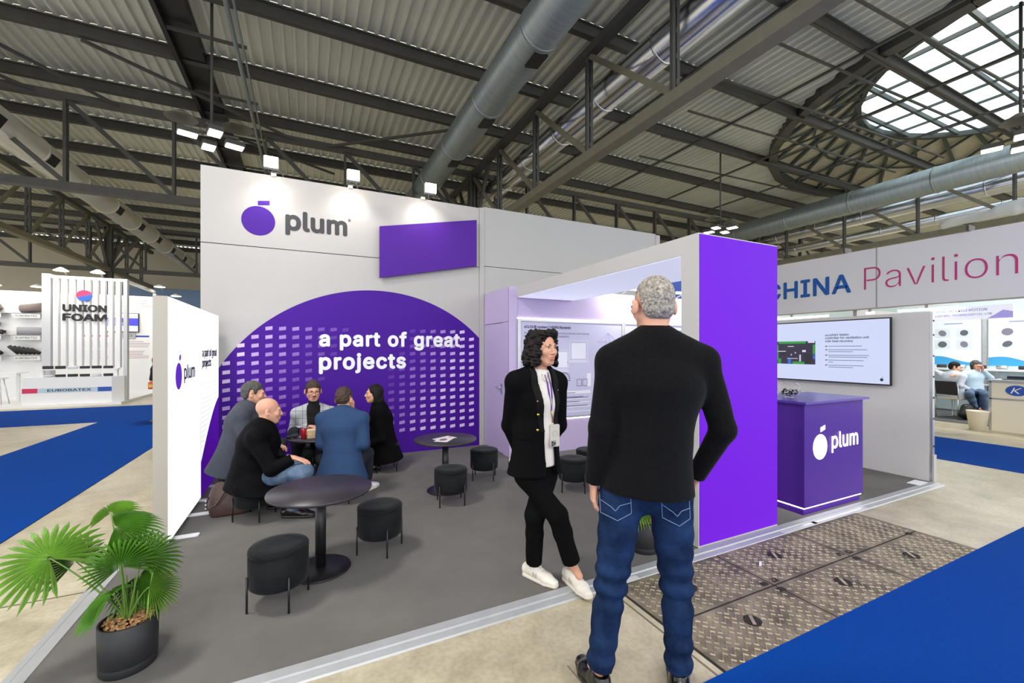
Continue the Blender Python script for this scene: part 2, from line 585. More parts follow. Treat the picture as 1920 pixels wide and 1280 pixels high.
# round roof lantern
lan = D.objects.new('roof_lantern', None); COL.objects.link(lan); lan.parent = roof
M_pane = mat('daylit_opal_glazing', (0.80, 0.93, 1.0, 1), 0.4, emit=1.5)
M_cream = mat('cream_lining_panel', S(206, 202, 178), 0.7, 0, 0.12, 1.5)
M_latt = mat('green_grey_lattice_steel', S(84, 92, 88), 0.55)
NS, R2, Z2 = 30, 5.4, 10.75
def lp(r, k, z): return (DC[0] + r * math.cos(2 * PI * k / NS), DC[1] + r * math.sin(2 * PI * k / NS), z)
for k in range(NS):
    b = MB(); b.add([lp(DR, k, RZ), lp(DR, k + 1, RZ), lp(R2, k + 1, Z2), lp(R2, k, Z2)], [(0, 1, 2, 3)]); b.build('lining_panel', M_cream, lan)
    b = MB(); b.bar(lp(DR - .1, k, RZ - .03), lp(R2 - .06, k + 1.5, Z2 - .08), 0.1, 0.12); b.build('lattice_bar', M_latt, lan)
    b = MB(); b.bar(lp(DR - .1, k, RZ - .03), lp(R2 - .06, k - 1.5, Z2 - .08), 0.07, 0.08); b.build('lattice_bar', M_latt, lan)
    b = MB(); b.bar(lp(DR - .05, k, RZ - .05), lp(DR - .05, k + 1, RZ - .05), 0.3, 0.32); b.build('ring_beam', M_steel, lan)
    b = MB(); b.bar(lp(R2, k, Z2 - .05), lp(R2, k + 1, Z2 - .05), 0.16, 0.2); b.build('ring_beam', M_latt, lan)
    rm = (DR + R2) / 2
    b = MB(); b.bar(lp(rm - .05, k, (RZ + Z2) / 2 - .06), lp(rm - .05, k + 1, (RZ + Z2) / 2 - .06), 0.06); b.build('lattice_bar', M_latt, lan)
gx, gy = 1.35, 1.0
pane0 = None
i = -5
while i < 5:
    xa = DC[0] + i * gx; xb = xa + gx
    hw = math.sqrt(max(0, R2 ** 2 - max(abs(xa - DC[0]), abs(xb - DC[0])) ** 2))
    j = -6
    while j < 6:
        ya, yb = DC[1] + j * gy, DC[1] + (j + 1) * gy
        ya, yb = max(ya, DC[1] - hw - 0.5), min(yb, DC[1] + hw + 0.5)
        if yb - ya > 0.1:
            MB().box(xa + .02, xb - .02, ya + .02, yb - .02, Z2 + 0.06, Z2 + 0.08).build('pane', M_pane, lan)
        j += 1
    i += 1
for i in range(-4, 5):
    x = DC[0] + i * gx; hw = math.sqrt(max(0.1, R2 ** 2 - (i * gx) ** 2))
    MB().box(x - .03, x + .03, DC[1] - hw, DC[1] + hw, Z2 - .02, Z2 + .12).build('glazing_bar', M_latt, lan)
for j in range(-5, 6):
    y = DC[1] + j * gy; hw = math.sqrt(max(0.1, R2 ** 2 - (j * gy) ** 2))
    MB().box(DC[0] - hw, DC[0] + hw, y - .04, y + .04, Z2 - .1, Z2 + .1).build('glazing_bar', M_latt, lan)

# --- far wall of the hall
ew = MB().box(-70, 60, 39.5, 39.8, FZ, 9.3).build('wall_far', M_endwall)
tag(ew, 'grey painted far end wall of the hall', None, None, 'structure')
M_bluepaint = mat('pale_blue_wall_paint', S(130, 158, 200), 0.8)
MB().box(-12, -2, 39.44, 39.5, FZ, 6.1).build('painted_band', M_bluepaint, ew)
er = MB().box(48, 48.3, -10, 39.8, FZ, 9.3).build('wall_right', M_endwall)
tag(er, 'grey painted side wall of the hall behind the pavilion', None, None, 'structure')
# --- ventilation ducts
def duct(label, x, z, r, y0, y1, m, slots=None, seam=1.3, slot_ang=-60):
    o = thing('ventilation_duct', label, 'duct', (x, y0, z))
    b = MB(); b.cyl((x, y0, z), (x, y1, z), r, n=28); b.build('duct_body', m, o)
    y = y0 + 0.7
    s0 = None
    while y < y1:
        if s0 is None:
            b = MB(); b.lathe([(r + .003, -.03), (r + .018, -.02), (r + .018, .02), (r + .003, .03)], 28)
            b.v = [(v[0], v[2], v[1]) for v in b.v]
            s0 = b.build('seam_ring', m, o, world=False); s0.location = (0, y - y0, 0)
        else:
            share(s0, o, (0, y - y0, 0))
        y += seam
    if slots:
        y = y0 + 1.0; q0 = None
        a = math.radians(slot_ang)
        while y < y1 - 1:
            if q0 is None:
                b = MB(); b.cbox(0, 0, 0, 0.05, 0.42, 0.3)
                q0 = b.build('outlet_grille', M_black, o, world=False)
                q0.location = (r * math.cos(a), y - y0, r * math.sin(a)); q0.rotation_euler = (0, -a, 0)
            else:
                share(q0, o, (r * math.cos(a), y - y0, r * math.sin(a)))
            y += slots
    return o
duct('dull grey ventilation duct with dark outlets running over the white back wall', 4.05, 7.75, 0.42, -4, 39, M_duct, 2.6, 2.6, -80)
duct('shiny foil ventilation duct behind the central olive truss', 6.85, 8.05, 0.38, -4, 39, M_foil, None, 2.0)
duct('dull grey ventilation duct in front of the round roof lantern', 20.5, 7.72, 0.46, -4, 39, M_duct, None, 2.6)
duct('shiny foil ventilation duct behind the far right truss', 23.6, 7.85, 0.36, -4, 39, M_foil, None, 2.0)
duct('silver ventilation duct with black outlets above the foam stand', -7.35, 7.55, 0.42, -4, 38.8, mat('lit_zinc_duct', S(226, 224, 214), 0.3, 0.25, 0.05, 2.0), 2.6, 2.6, -28)  # highlights and reflections are put into the duct's lightened colour
duct('second shiny duct low above the pavilion fascia', 25.2, 7.35, 0.22, -4, 39, M_foil, None, 2.0)

# --- hall lamps: four LED floods on a dropped rod
M_shade = mat('grey_reflector_dish', S(120, 118, 108), 0.5, 0.2)
LAMP_LABELS = ['cluster of four square floodlights hanging left above the white wall', None, None,
               'cluster of floodlights hanging behind the top of the purple panel', 'floodlight cluster hanging at the right edge of the roof', None]
for k, (lx, ly) in enumerate(HALL_LAMPS):
    if LAMP_LABELS[k] is None:
        continue
    o = thing('hall_lamp', LAMP_LABELS[k], 'lamp', (lx, ly, 9.2), 'hall floodlight clusters')
    MB().cyl((lx, ly, 6.2), (lx, ly, 9.2), 0.03, n=8).build('rod', M_steel, o)
    b = MB(); b.bar((lx - .5, ly, 6.25), (lx + .5, ly, 6.25), 0.05); b.bar((lx, ly - .5, 6.25), (lx, ly + .5, 6.25), 0.05); b.build('cross_arm', M_steel, o)
    for a in range(4):
        t = a * PI / 2 + 0.3
        cx, cy = lx + 0.42 * math.cos(t), ly + 0.42 * math.sin(t)
        b = MB(); b.cbox(cx, cy, 6.16, 0.36, 0.26, 0.10, t); h = b.build('flood_head', M_steel, o)
        b = MB(); b.cbox(cx, cy, 6.10, 0.32, 0.22, 0.02, t); b.build('flood_lens', M_lamp, h)
    for s in (-1, 1):
        b = MB(); b.lathe([(0.06, 0.16), (0.12, 0.12), (0.30, 0.0), (0.28, 0.0), (0.10, 0.10)], 18, (lx + s * 0.5, ly - 0.1, 6.42)); b.build('reflector_dish', M_shade, o)
# ================================================================== THE STAND
M_carpet = mat('grey_stand_carpet', S(126, 123, 119), 0.97, 0, 0.10, 2.2, bump=0.7, bscale=500, spec=0.08, detail=9.0)
M_purple = mat('purple_print', S(68, 14, 142), 0.5, 0, 0.02, 2.0, spec=0.2)
M_purple_panel = mat('purple_panel', S(78, 32, 144), 0.55, 0, 0.03, 60.0, spec=0.2)
M_dark = mat('charcoal_print', S(48, 48, 52), 0.5)
M_letter = mat('white_print', S(238, 238, 240), 0.5)
M_lilac = mat('lilac_laminate', S(196, 180, 216), 0.5, 0, 0.015, 2.0)
M_plum = mat('plum_logo_purple', S(70, 24, 142), 0.5, spec=0.2)
M_box_white = mat('backlit_white_fabric', (0.94, 0.96, 1.0, 1), 0.6, emit=0.95)
M_box_purple = mat('backlit_purple_fabric', S(100, 22, 188), 0.6, emit=0.34, spec=0.15)
M_ceil_glow = mat('backlit_ceiling_fabric', (0.78, 0.82, 1.0, 1), 0.6, emit=0.55)
M_led = mat('led_strip_glow', (1.0, 0.97, 0.94, 1), 0.5, emit=5.0)
M_frame = mat('pale_grey_frame', S(194, 192, 188), 0.5, 0, 0.02, 2.0)
M_edge = mat('beige_grey_frame_edge', S(176, 170, 158), 0.5, 0.1)

# --- platform
pf = MB().box(-1.2, 6.74, 2.37, 6.6, FZ, 0.0).build('platform', M_carpet)
tag(pf, 'low stand platform covered with grey-brown carpet', None, None, 'structure')
M_strip = mat('satin_edge_strip', S(178, 180, 182), 0.42, 0.25, 0.05, 9.0)
def edge_profile(pts, a, b_, axis):
    b = MB()
    n = len(pts)
    for t in (a, b_):
        for p in pts:
            b.v.append((t, p[0], p[1]) if axis == 'X' else (p[0], t, p[1]))
    b.f = [tuple(range(n)), tuple(range(n, 2 * n))[::-1]] + [(i, n + i, n + (i + 1) % n, (i + 1) % n) for i in range(n)]
    b.sm = [False] * len(b.f)
    return b
prof_f = [(2.255, FZ), (2.262, FZ + .008), (2.30, FZ + .014), (2.304, FZ + .011), (2.309, FZ + .011), (2.313, FZ + .022), (2.372, 0.004), (2.372, FZ)]
edge_profile(prof_f, -1.315, 6.74, 'X').build('edge_strip', M_strip, pf)
prof_l = [(-1.2 - (p[0] - 2.37), p[1]) for p in prof_f]
prof_l = [(-1.2 + (p[0] - 2.372), p[1]) for p in prof_f]
edge_profile(prof_l, 2.255, 6.6, 'Y').build('edge_strip', M_strip, pf)
for (x0, x1, y0, y1, rz) in ((6.42, 6.62, 2.36, 2.5, 0.1),):
    MB().cbox(6.5, 2.42, 0.003, 0.24, 0.12, 0.004, 0.06).build('tape_patch', M_letter, pf)
for (x, y, w) in ((1.95, 2.27, 0.25), (3.95, 2.28, 0.5), (4.6, 2.285, 0.9)):
    MB().cbox(x, y, FZ + 0.0125, w, 0.05, 0.002, 0.0).build('tape_patch', mat('clear_tape', S(222, 222, 224), 0.15), pf)

# --- floor covers of chequered steel let into the concrete
M_steelplate = mat('worn_steel_cover', S(112, 102, 86), 0.6, 0.15, 0.62, 5.0, bump=0.3, bscale=50, detail=10.0, col2=S(160, 148, 126))
M_lug = mat('worn_raised_tread', S(176, 164, 142), 0.5, 0.2, 0.4, 7)
M_gap = mat('dark_gap', S(38, 34, 30), 0.9)
cov = thing('floor_cover', 'chequered steel service covers set in the floor beside the blue carpet', 'floor cover', (1.86, 1.8, FZ))
MB().box(1.85, 4.82, 1.40, 2.262, FZ - 0.01, FZ + 0.001).build('frame_bed', M_gap, cov)
PX = [1.86, 2.84, 3.775, 4.81]
PYs = [(1.40, 1.795), (1.81, 2.258)]
lug = MB()
for i in range(3):
    for (ya, yb) in PYs:
        MB().box(PX[i] + .007, PX[i + 1] - .007, ya, yb, FZ, FZ + 0.004).build('cover_plate', M_steelplate, cov)
        x = PX[i] + 0.05
        r_ = 0
        while x < PX[i + 1] - 0.05:
            y = ya + 0.03 + (r_ % 2) * 0.025
            while y < yb - 0.03:
                s = 0.0165; w = 0.0075; z0, z1 = FZ + .004, FZ + .0095
                dr = 1 if r_ % 2 else -1
                o = [(-s, -dr * s * .55), (0, dr * s * .55), (s, -dr * s * .55)]
                vs = []
                for (a, c) in o:
                    vs += [(x + a, y + c - w / 2, z0), (x + a, y + c + w / 2, z0), (x + a, y + c + w / 2 - .002, z1), (x + a, y + c - w / 2 + .002, z1)]
                lug.add(vs, [(0, 4, 7, 3), (3, 7, 6, 2), (2, 6, 5, 1), (4, 8, 11, 7), (7, 11, 10, 6), (6, 10, 9, 5), (0, 3, 2, 1), (8, 9, 10, 11)])
                y += 0.05
            x += 0.046; r_ += 1
tag(lug.build('raised_tread', M_lug, cov), kind='stuff')
for (hx, hy) in ((2.35, 1.62), (2.3, 2.03), (3.3, 1.62), (3.25, 2.06), (4.2, 1.6)):
    MB().cyl((hx, hy, FZ + .004), (hx, hy, FZ + .0095), 0.05, n=24).build('lifting_lug', M_gap, cov)
    MB().cbox(hx, hy, FZ + .0102, 0.085, 0.02, 0.002, 0.9).build('lifting_bar', M_lug, cov)
for (hx, hy) in ((2.83, 1.75), (2.79, 1.84), (2.9, 1.84), (3.77, 1.76), (3.72, 1.85), (3.83, 1.84), (4.68, 1.8)):
    MB().cbox(hx, hy, FZ + .006, 0.05, 0.035, 0.006, 0).build('lifting_slot', M_gap, cov)
tag(MB().cbox(3.02, 2.02, FZ + 0.010, 0.055, 0.016, 0.012, 0.6).build('paper_scrap', M_letter), 'crumpled white paper scrap on the steel floor cover', 'litter')

# --- back wall of the stand
YB = 6.55
bw = struct_root('wall_back', 'tall white stand wall with purple arch graphic and slogan', (0.7, YB, 0))
MB().box(-1.21, 2.57, YB, YB + 0.1, 0.0, 2.935).build('wall_panel', M_white, bw)
MB().box(-1.21, 2.57, YB, YB + 0.1, 2.945, 3.92).build('wall_panel', M_white, bw)
MB().box(-1.20, 2.56, YB + 0.004, YB + 0.09, 2.93, 2.95).build('panel_gap', M_gap, bw)
MB().box(2.572, 2.65, YB - 0.015, YB + 0.1, 0.0, 3.925).build('wall_post', M_white, bw)
M_grey = mat('grey_wall_laminate', S(176, 176, 174), 0.6, 0, 0.02, 1.0)
MB().box(2.652, 6.45, YB, YB + 0.1, 0.0, 2.96).build('wall_panel', M_grey, bw)
MB().box(2.652, 6.45, YB, YB + 0.1, 2.97, 3.95).build('wall_panel', M_grey, bw)
MB().box(6.45, 6.56, YB - 0.01, YB + 0.1, 0.0, 3.93).build('wall_post', M_white, bw)
# arch graphic: a disc clipped by the wall edges, printed foil
ac, ar = (0.94, 0.178), 2.275
pts = []
x = -1.205
def arch_z(x): return ac[1] + math.sqrt(max(0, ar * ar - (x - ac[0]) ** 2))
pts = [(-1.205, 0.0), (2.568, 0.0)]
N = 60
for k in range(N + 1):
    x = 2.568 + (-1.205 - 2.568) * k / N
    pts.append((x, arch_z(x)))
plate(pts, (0, YB, 0), XP, ZP, 0.0, 0.002).build('arch_graphic', M_purple, bw)
LEV = 6
lev = [MB() for _ in range(LEV)]
xs0, zs0 = -0.98 - 0.162 + 0.162, 1.862
for r in range(14):
    zc = zs0 - 0.1162 * r
    for c in range(24):
        x0 = -0.979 + 0.1605 * c
        xc_ = x0 + 0.04
        xm = 0.45 + (zc - 0.4) / 1.46 * 0.65
        a = (xm - xc_ - 0.5) / 1.45 if xc_ < xm else (xc_ - xm - 0.25) / 1.1
        if a < 0.05:
            continue
        L = min(LEV - 1, int(a * LEV))
        x1 = x0 + 0.083
        za, zb, h = zc - 0.006, zc + 0.006, 0.024
        if x1 > 2.56 or zb + h > arch_z(x1) or za + h > arch_z(x0) + .03:
            continue
        lev[L].add([(x0, YB - .003, za - h), (x1, YB - .003, zb - h), (x1, YB - .003, zb + h), (x0, YB - .003, za + h)], [(0, 1, 2, 3)])
for L in range(LEV):
    t = (L + 0.6) / LEV
    c1, c2 = (68, 14, 142), (226, 208, 240)
    col = S(*[c1[i] * (1 - t) + c2[i] * t for i in range(3)])
    if lev[L].f:
        tag(lev[L].build('dash_pattern', mat('dash_print_%d' % L, col, 0.5), bw), kind='stuff')
lettering('a part of great', (0.155, YB - .003, 1.632), XP, ZP, 2.08, None, 'slogan_line', M_letter, bw, offset=0.032, ext=0.001, space=1.10)
lettering('projects', (0.155, YB - .003, 1.302), XP, ZP, 1.213, None, 'slogan_line', M_letter, bw, offset=0.032, ext=0.001, space=1.10)

def plum_logo(o, right, up, ex, ez, bar, txt0, txtw, m1, m2, parent, t=0.002, reg=True, off=0.03, tilt=0.0):
    """plum: round fruit, slanted leaf bar above it, the word beside it; coordinates on the plane (metres from o)"""
    plate(ellipse(ex[0], ez[0], ex[1], ez[1], 48, tilt), o, right, up, 0, t).build('plum_emblem', m1, parent)
    plate(bar, o, right, up, 0, t).build('plum_leaf', m1, parent)
    O = Vector(o) + Vector(right) * txt0[0] + Vector(up) * txt0[1]
    lettering('plum', O, right, up, txtw, None, 'plum_word', m2, parent, offset=off, ext=t, space=1.03)
    if reg:
        O2 = O + Vector(right) * (txtw + 0.01) + Vector(up) * (txtw * 0.24)
        lettering('\u00ae', O2, right, up, txtw * 0.05, None, 'trademark_sign', m2, parent, ext=t)
plum_logo((0, YB, 0), XP, ZP, (-0.578, 0.195), (3.29, 0.195), [(-0.585, 3.495), (-0.448, 3.515), (-0.448, 3.575), (-0.585, 3.555)],
          (-0.262, 3.225), 0.79, M_plum, M_dark, bw, 0.003)
leaf = plate([(0.968, 2.635), (2.492, 2.94), (2.492, 3.688), (0.968, 3.392)], (0, YB, 0), XP, ZP, 0.05, 0.09).build('slanted_panel', M_purple_panel)
tag(leaf, 'slanted purple panel mounted on the upper white wall', 'sign panel')
b = MB()
for (x, z) in ((1.3, 2.95), (2.2, 3.2), (1.3, 3.2), (2.2, 3.4)):
    b.box(x - .03, x + .03, YB - .05, YB, z - .03, z + .03)
b.build('standoff_bracket', M_alu, leaf)
# spotlights on arms above the wall
SPL = ['floodlight on the wall above the plum logo, leftmost of three', 'middle one of three floodlights on the white wall', 'floodlight above the slanted purple panel, rightmost of three']
for k, (x, z) in enumerate(((-0.40, 3.92), (0.57, 3.93), (1.63, 3.93))):
    yh = YB - 0.42
    o = thing('wall_floodlight', SPL[k], 'lamp', (x, YB, 3.95), 'floodlights along the top of the white wall')
    b = MB(); b.tube([(x + 0.12, YB + 0.12, 3.9), (x + .1, YB + .05, 4.0), (x + 0.04, YB - 0.2, 3.96), (x, yh, z + 0.0)], 0.009, 6); b.build('arm', M_alu, o)
    b = MB(); b.cbox(x, YB + .05, 3.93, 0.06, 0.14, 0.04); b.build('clamp', M_alu, o)
    b = MB(); b.rbox(x - .085, x + .085, yh - .05, yh + .02, z - .07, z + .07, 0.02); hd = b.build('housing', M_white, o)
    b = MB(); b.rbox(x - .075, x + .075, yh - .06, yh - .05, z - .062, z + .062, 0.02); b.rbox(x - .075, x + .075, yh + .02, yh + .026, z - .06, z + .06, 0.02)
    b.build('led_lens', M_lamp, hd)
    l = D.lights.new('floodlight_beam', 'SPOT'); l.energy = 17; l.spot_size = math.radians(105); l.spot_blend = 0.9; l.shadow_soft_size = 0.06; l.color = (1, .97, .92)
    lo = D.objects.new('floodlight_beam', l); COL.objects.link(lo); lo.location = (x, yh + 0.06, z - 0.02)
    lo.rotation_euler = Vector((0, 0.55, -0.85)).to_track_quat('-Z', 'Y').to_euler()

# --- free-standing light box on the left
lx = thing('light_box', 'tall free-standing backlit white light box with plum logo at the left', 'light box', (-1.04, 5.3, 0))
MB().box(-1.09, -0.995, 4.23, 6.36, 0.03, 2.0).build('frame', M_edge, lx)
MB().box(-0.995, -0.99, 4.235, 5.375, 0.035, 1.995).build('backlit_face', M_box_white, lx)
f2 = MB().box(-0.995, -0.99, 5.381, 6.355, 0.035, 1.995).build('backlit_face', M_box_white, lx)
MB().box(-0.9905, -0.9895, 5.3755, 5.3805, 0.035, 1.995).build('face_seam', M_edge, lx)
LO, LR = (-0.99, 0, 0), Vector((0, 1, 0))
pp = [(5.383, 0.036), (6.354, 0.036)]
for k in range(21):
    y = 6.354 + (5.383 - 6.354) * k / 20
    pp.append((y, 0.40 + 0.62 * math.sin((y - 5.38) / 0.97 * 1.25)))
# plane faces +X with text reading along -Y? the viewer stands at +X side and sees +Y to the right when looking along -X
def lbx(pts): return pts
def side_plate(pts, x, t):
    b = MB(); n = len(pts)
    b.v = [(x, p[0], p[1]) for p in pts] + [(x + t, p[0], p[1]) for p in pts]
    b.f = [tuple(range(n))[::-1], tuple(range(n, 2 * n))] + [(i, (i + 1) % n, n + (i + 1) % n, n + i) for i in range(n)]
    b.sm = [False] * len(b.f)
    return b
side_plate(pp, -0.99, 0.001).build('purple_arch', M_box_purple, lx)
plum_logo((-0.99, 0, 0), YP, ZP, (4.53, 0.10), (1.345, 0.115), [(4.545, 1.475), (4.60, 1.49), (4.60, 1.535), (4.545, 1.52)], (4.70, 1.31), 0.40, mat('backlit_logo_purple', S(104, 40, 206), 0.6, emit=0.35), M_dark, lx, 0.001, True, 0.01)
lettering('a part of great', (-0.989, 5.43, 1.50), YP, ZP, 0.78, None, 'slogan_line', M_dark, lx, offset=0.01, ext=0.001)
lettering('projects', (-0.989, 5.43, 1.39), YP, ZP, 0.45, None, 'slogan_line', M_dark, lx, offset=0.01, ext=0.001)
db = MB()
for r in range(17):
    for c in range(14):
        y = 5.42 + 0.066 * c; z = 1.20 - 0.05 * r
        if z < 0.45 + 0.62 * math.sin((y - 5.38) / 0.97 * 1.25) + 0.03: continue
        db.box(-0.99, -0.989, y, y + 0.026, z, z + 0.014)
tag(db.build('dash_pattern', mat('pale_grey_dash', S(208, 206, 222), 0.6, emit=0.55), lx), kind='stuff')
for y in (4.40, 4.94, 5.38, 5.9):
    b = MB(); b.rbox(-1.25, -0.82, y - .03, y + .03, 0.0, 0.012, 0.02); b.build('foot_plate', M_letter, lx)
    b = MB(); b.box(-1.06, -1.02, y - .02, y + .02, 0.012, 0.03); b.build('foot_post', M_alu, lx)

# --- store room and presentation wall
st = struct_root('wall_store', 'lilac store room wall with a flush door beside the purple arch wall', (2.7, 6.1, 0))
MB().box(2.66, 2.70, 5.62, 6.545, 1.99, 2.5).build('wall_panel', M_lilac, st)
MB().box(2.66, 2.70, 5.62, 5.80, 0.0, 1.985).build('wall_panel', M_lilac, st)
MB().box(2.66, 2.70, 6.50, 6.545, 0.0, 1.985).build('wall_panel', M_lilac, st)
dr = MB().box(2.664, 2.70, 5.805, 6.495, 0.01, 1.98).build('door_1', M_lilac, None)
tag(dr, 'flush lilac store room door with lever handle', None, None, 'structure')
b = MB(); b.cyl((2.664, 5.86, 1.0), (2.63, 5.86, 1.0), 0.01, n=10); b.tube([(2.63, 5.86, 1.0), (2.625, 5.90, 1.0), (2.625, 5.985, 1.0)], 0.009, 8); b.box(2.659, 2.664, 5.84, 5.88, 0.90, 1.06)
b.build('door_handle', M_alu, dr)
MB().box(2.70, 6.70, 5.60, 5.66, 0.0, 2.5).build('wall_panel', M_lilac, st)
MB().box(2.66, 2.79, 5.585, 5.60, 0.0, 2.5).build('corner_post', M_lilac, st)
# posters in aluminium frames with LED glow round them
M_poster = mat('lilac_grey_poster', S(196, 194, 222), 0.5, 0, 0.02, 1.0)
M_pline = mat('poster_white_line', S(232, 232, 244), 0.5)
M_ptext = mat('poster_dark_text', S(44, 40, 84), 0.5)
po = thing('framed_poster', 'large lilac poster about a cloud system behind the standing woman', 'poster', (3.8, 5.59, 0.5))
YQ = 5.575
MB().box(2.84, 4.74, YQ, YQ + 0.02, 0.54, 2.0).build('poster_sheet', M_poster, po)
for (x0, x1, z0, z1) in ((2.79, 4.775, 2.0, 2.03), (2.79, 4.775, 0.515, 0.54), (2.79, 2.84, 0.54, 2.0), (4.74, 4.775, 0.54, 2.0)):
    MB().box(x0, x1, YQ - .012, YQ + .024, z0, z1).build('frame_bar', M_alu, po)
for (x0, x1, z0, z1) in ((2.775, 6.6, 2.032, 2.045), (2.773, 2.786, 0.515, 2.045), (2.79, 6.6, 0.498, 0.511)):
    MB().box(x0, x1, YQ + .012, YQ + .026, z0, z1).build('led_strip', M_led, po)
lettering('xCLOUD system | HEMS Dynamic', (2.90, YQ, 1.90), XP, ZP, 0.83, None, 'poster_title', M_ptext, po, offset=0.012, ext=0.001)
lettering('An innovative system for remote servicing of devices while reducing', (2.90, YQ, 1.815), XP, ZP, 1.17, None, 'poster_text', M_ptext, po, ext=0.001)
lettering('energy costs of heat pump installations', (2.90, YQ, 1.765), XP, ZP, 0.79, None, 'poster_text', M_ptext, po, ext=0.001)
b = MB()
def outline(b, x0, x1, z0, z1, t=0.008):
    for (a, c, d, e) in ((x0, x1, z1 - t, z1), (x0, x1, z0, z0 + t), (x0, x0 + t, z0, z1), (x1 - t, x1, z0, z1)):
        b.box(a, c, YQ - .0015, YQ, d, e)
outline(b, 3.70, 4.05, 1.40, 1.72); b.box(3.74, 4.01, YQ - .001, YQ, 1.43, 1.68); outline(b, 3.66, 4.09, 1.37, 1.395)
outline(b, 3.46, 3.68, 1.27, 1.57); b.box(3.49, 3.66, YQ - .001, YQ, 1.30, 1.54); outline(b, 3.42, 3.72, 1.235, 1.26)
for z in (0.88, 0.80, 0.74, 0.67, 0.60):
    b.box(3.0, 4.1, YQ - .001, YQ, z, z + 0.05) if z in (0.88,) else b.box(3.0, 4.1, YQ - .0008, YQ, z, z + 0.012)
b.box(4.03, 4.11, YQ - .001, YQ, 0.99, 1.2)
b.build('poster_drawing', M_pline, po)
b = MB()
for k in range(10):                                   # cloud outline
    a0 = PI * k / 9
    b.cbox(3.60 + 0.10 * math.cos(a0), YQ - .001, 1.13 + 0.085 * math.sin(a0), 0.028, 0.002, 0.012)
b.box(3.48, 3.72, YQ - .002, YQ, 1.09, 1.10)
for (x, z) in ((3.84, 1.0), (3.95, 1.0)):
    outline(b, x, x + 0.09, z, z + 0.11, 0.006)
for z in (0.895, 0.83, 0.815, 0.755, 0.69):
    b.box(3.05, 4.07 - (z * 7 % 0.3), YQ - .002, YQ, z, z + 0.008)
b.build('poster_drawing', M_ptext, po)
b = MB()                                              # pylon sketch
for (p, q) in (((4.32, 1.42), (4.45, 1.85)), ((4.58, 1.42), (4.45, 1.85)), ((4.25, 1.70), (4.65, 1.70)), ((4.28, 1.60), (4.62, 1.60)), ((4.25, 1.70), (4.45, 1.85)), ((4.65, 1.70), (4.45, 1.85)), ((4.37, 1.55), (4.55, 1.5))):
    b.bar((p[0], YQ - .001, p[1]), (q[0], YQ - .001, q[1]), 0.003, 0.006)
b.build('poster_drawing', mat('poster_pale_line', S(176, 172, 204), 0.5), po)
po2 = thing('framed_poster', 'second lilac poster panel right of the cloud system poster', 'poster', (5.7, 5.59, 0.5))
MB().box(4.80, 6.55, YQ, YQ + 0.02, 0.54, 2.0).build('poster_sheet', M_poster, po2)
for (x0, x1, z0, z1) in ((4.78, 6.58, 2.0, 2.03), (4.78, 6.58, 0.515, 0.54), (4.78, 4.81, 0.54, 2.0), (6.55, 6.58, 0.54, 2.0)):
    MB().box(x0, x1, YQ - .012, YQ + .024, z0, z1).build('frame_bar', M_alu, po2)
MB().box(5.9, 6.5, YQ - .001, YQ, 1.86, 1.92).build('poster_drawing', mat('cyan_print', S(40, 150, 200), 0.5), po2)
# tube lamps over the presentation wall
for k, (x, lab) in enumerate(((4.75, 'short white tube lamp above the cloud system poster'), (6.0, 'bright white tube lamp right of the grey-haired man\'s head'))):
    o = thing('tube_lamp', lab, 'lamp', (x, 5.6, 2.52))
    MB().cyl((x - .25, 5.35, 2.56), (x + .25, 5.35, 2.56), 0.022, n=12).build('tube', M_led, o)
    b = MB(); b.bar((x, 5.6, 2.51), (x, 5.36, 2.585), 0.03, 0.015); b.build('arm', M_alu, o)
    area_light('tube_light', (x, 5.34, 2.54), 0.5, 16, (1, .97, .95), (x, 5.9, 1.2), 170, 0.05)

# --- portal: illuminated purple leg, white beam with a backlit underside
pt = thing('portal_frame', 'white portal frame with backlit ceiling and glowing purple end panel', 'portal', (3.28, 2.45, 0))
b = MB(); b.box(2.79, 3.785, 2.375, 2.545, 0.004, 2.5); b.build('end_leg', M_frame, pt)
b = MB(); b.box(2.79, 3.785, 2.545, 5.60, 2.352, 2.5); b.build('beam', M_frame, pt)
MB().box(2.80, 3.775, 2.368, 2.375, 0.02, 2.49).build('glowing_panel', M_box_purple, pt)
MB().box(2.80, 3.775, 2.56, 5.58, 2.345, 2.352).build('glowing_ceiling', M_ceil_glow, pt)

# --- screen wall
sw = MB().box(6.70, 6.78, 2.39, 5.60, 0.0, 2.03).build('wall_screen', M_white2)
tag(sw, 'white partition wall carrying the large screen', None, None, 'structure')
MB().box(6.715, 6.765, 2.36, 2.39, 0.0, 2.03).build('end_post', M_alu, sw)
MB().box(6.705, 6.775, 2.345, 2.36, 0.0, 0.32).build('end_post', M_white, sw)
for z in (0.42, 0.75, 1.0, 1.25, 1.5, 1.75, 1.92):
    MB().cbox(6.74, 2.357, z, 0.014, 0.006, 0.02).build('screw', M_black, sw)
tv = thing('television', 'large flat screen on the white partition showing a circuit board slide', 'television', (6.68, 3.49, 1.55))
MB().box(6.62, 6.65, 2.72, 4.26, 1.118, 1.985).build('housing', M_black, tv)
MB().box(6.65, 6.70, 3.2, 3.8, 1.35, 1.75).build('wall_mount', M_black, tv)
M_screen = glow('screen_glow', S(208, 218, 250), 0.95)
MB().box(6.616, 6.62, 2.735, 4.245, 1.135, 1.97).build('screen', M_screen, tv)
TX = 6.6155
YN = Vector((0, -1, 0))
def tvbox(b, y0, y1, z0, z1, t=0.0006): b.box(TX - t, TX, y0, y1, z0, z1)
def pic(m, rects, t=0.0012):
    for r in rects:
        b = MB(); tvbox(b, *r, t); b.build('slide_picture', m, tv)
def emat(name, c, e=0.5): return glow(name, c, e * 1.5)
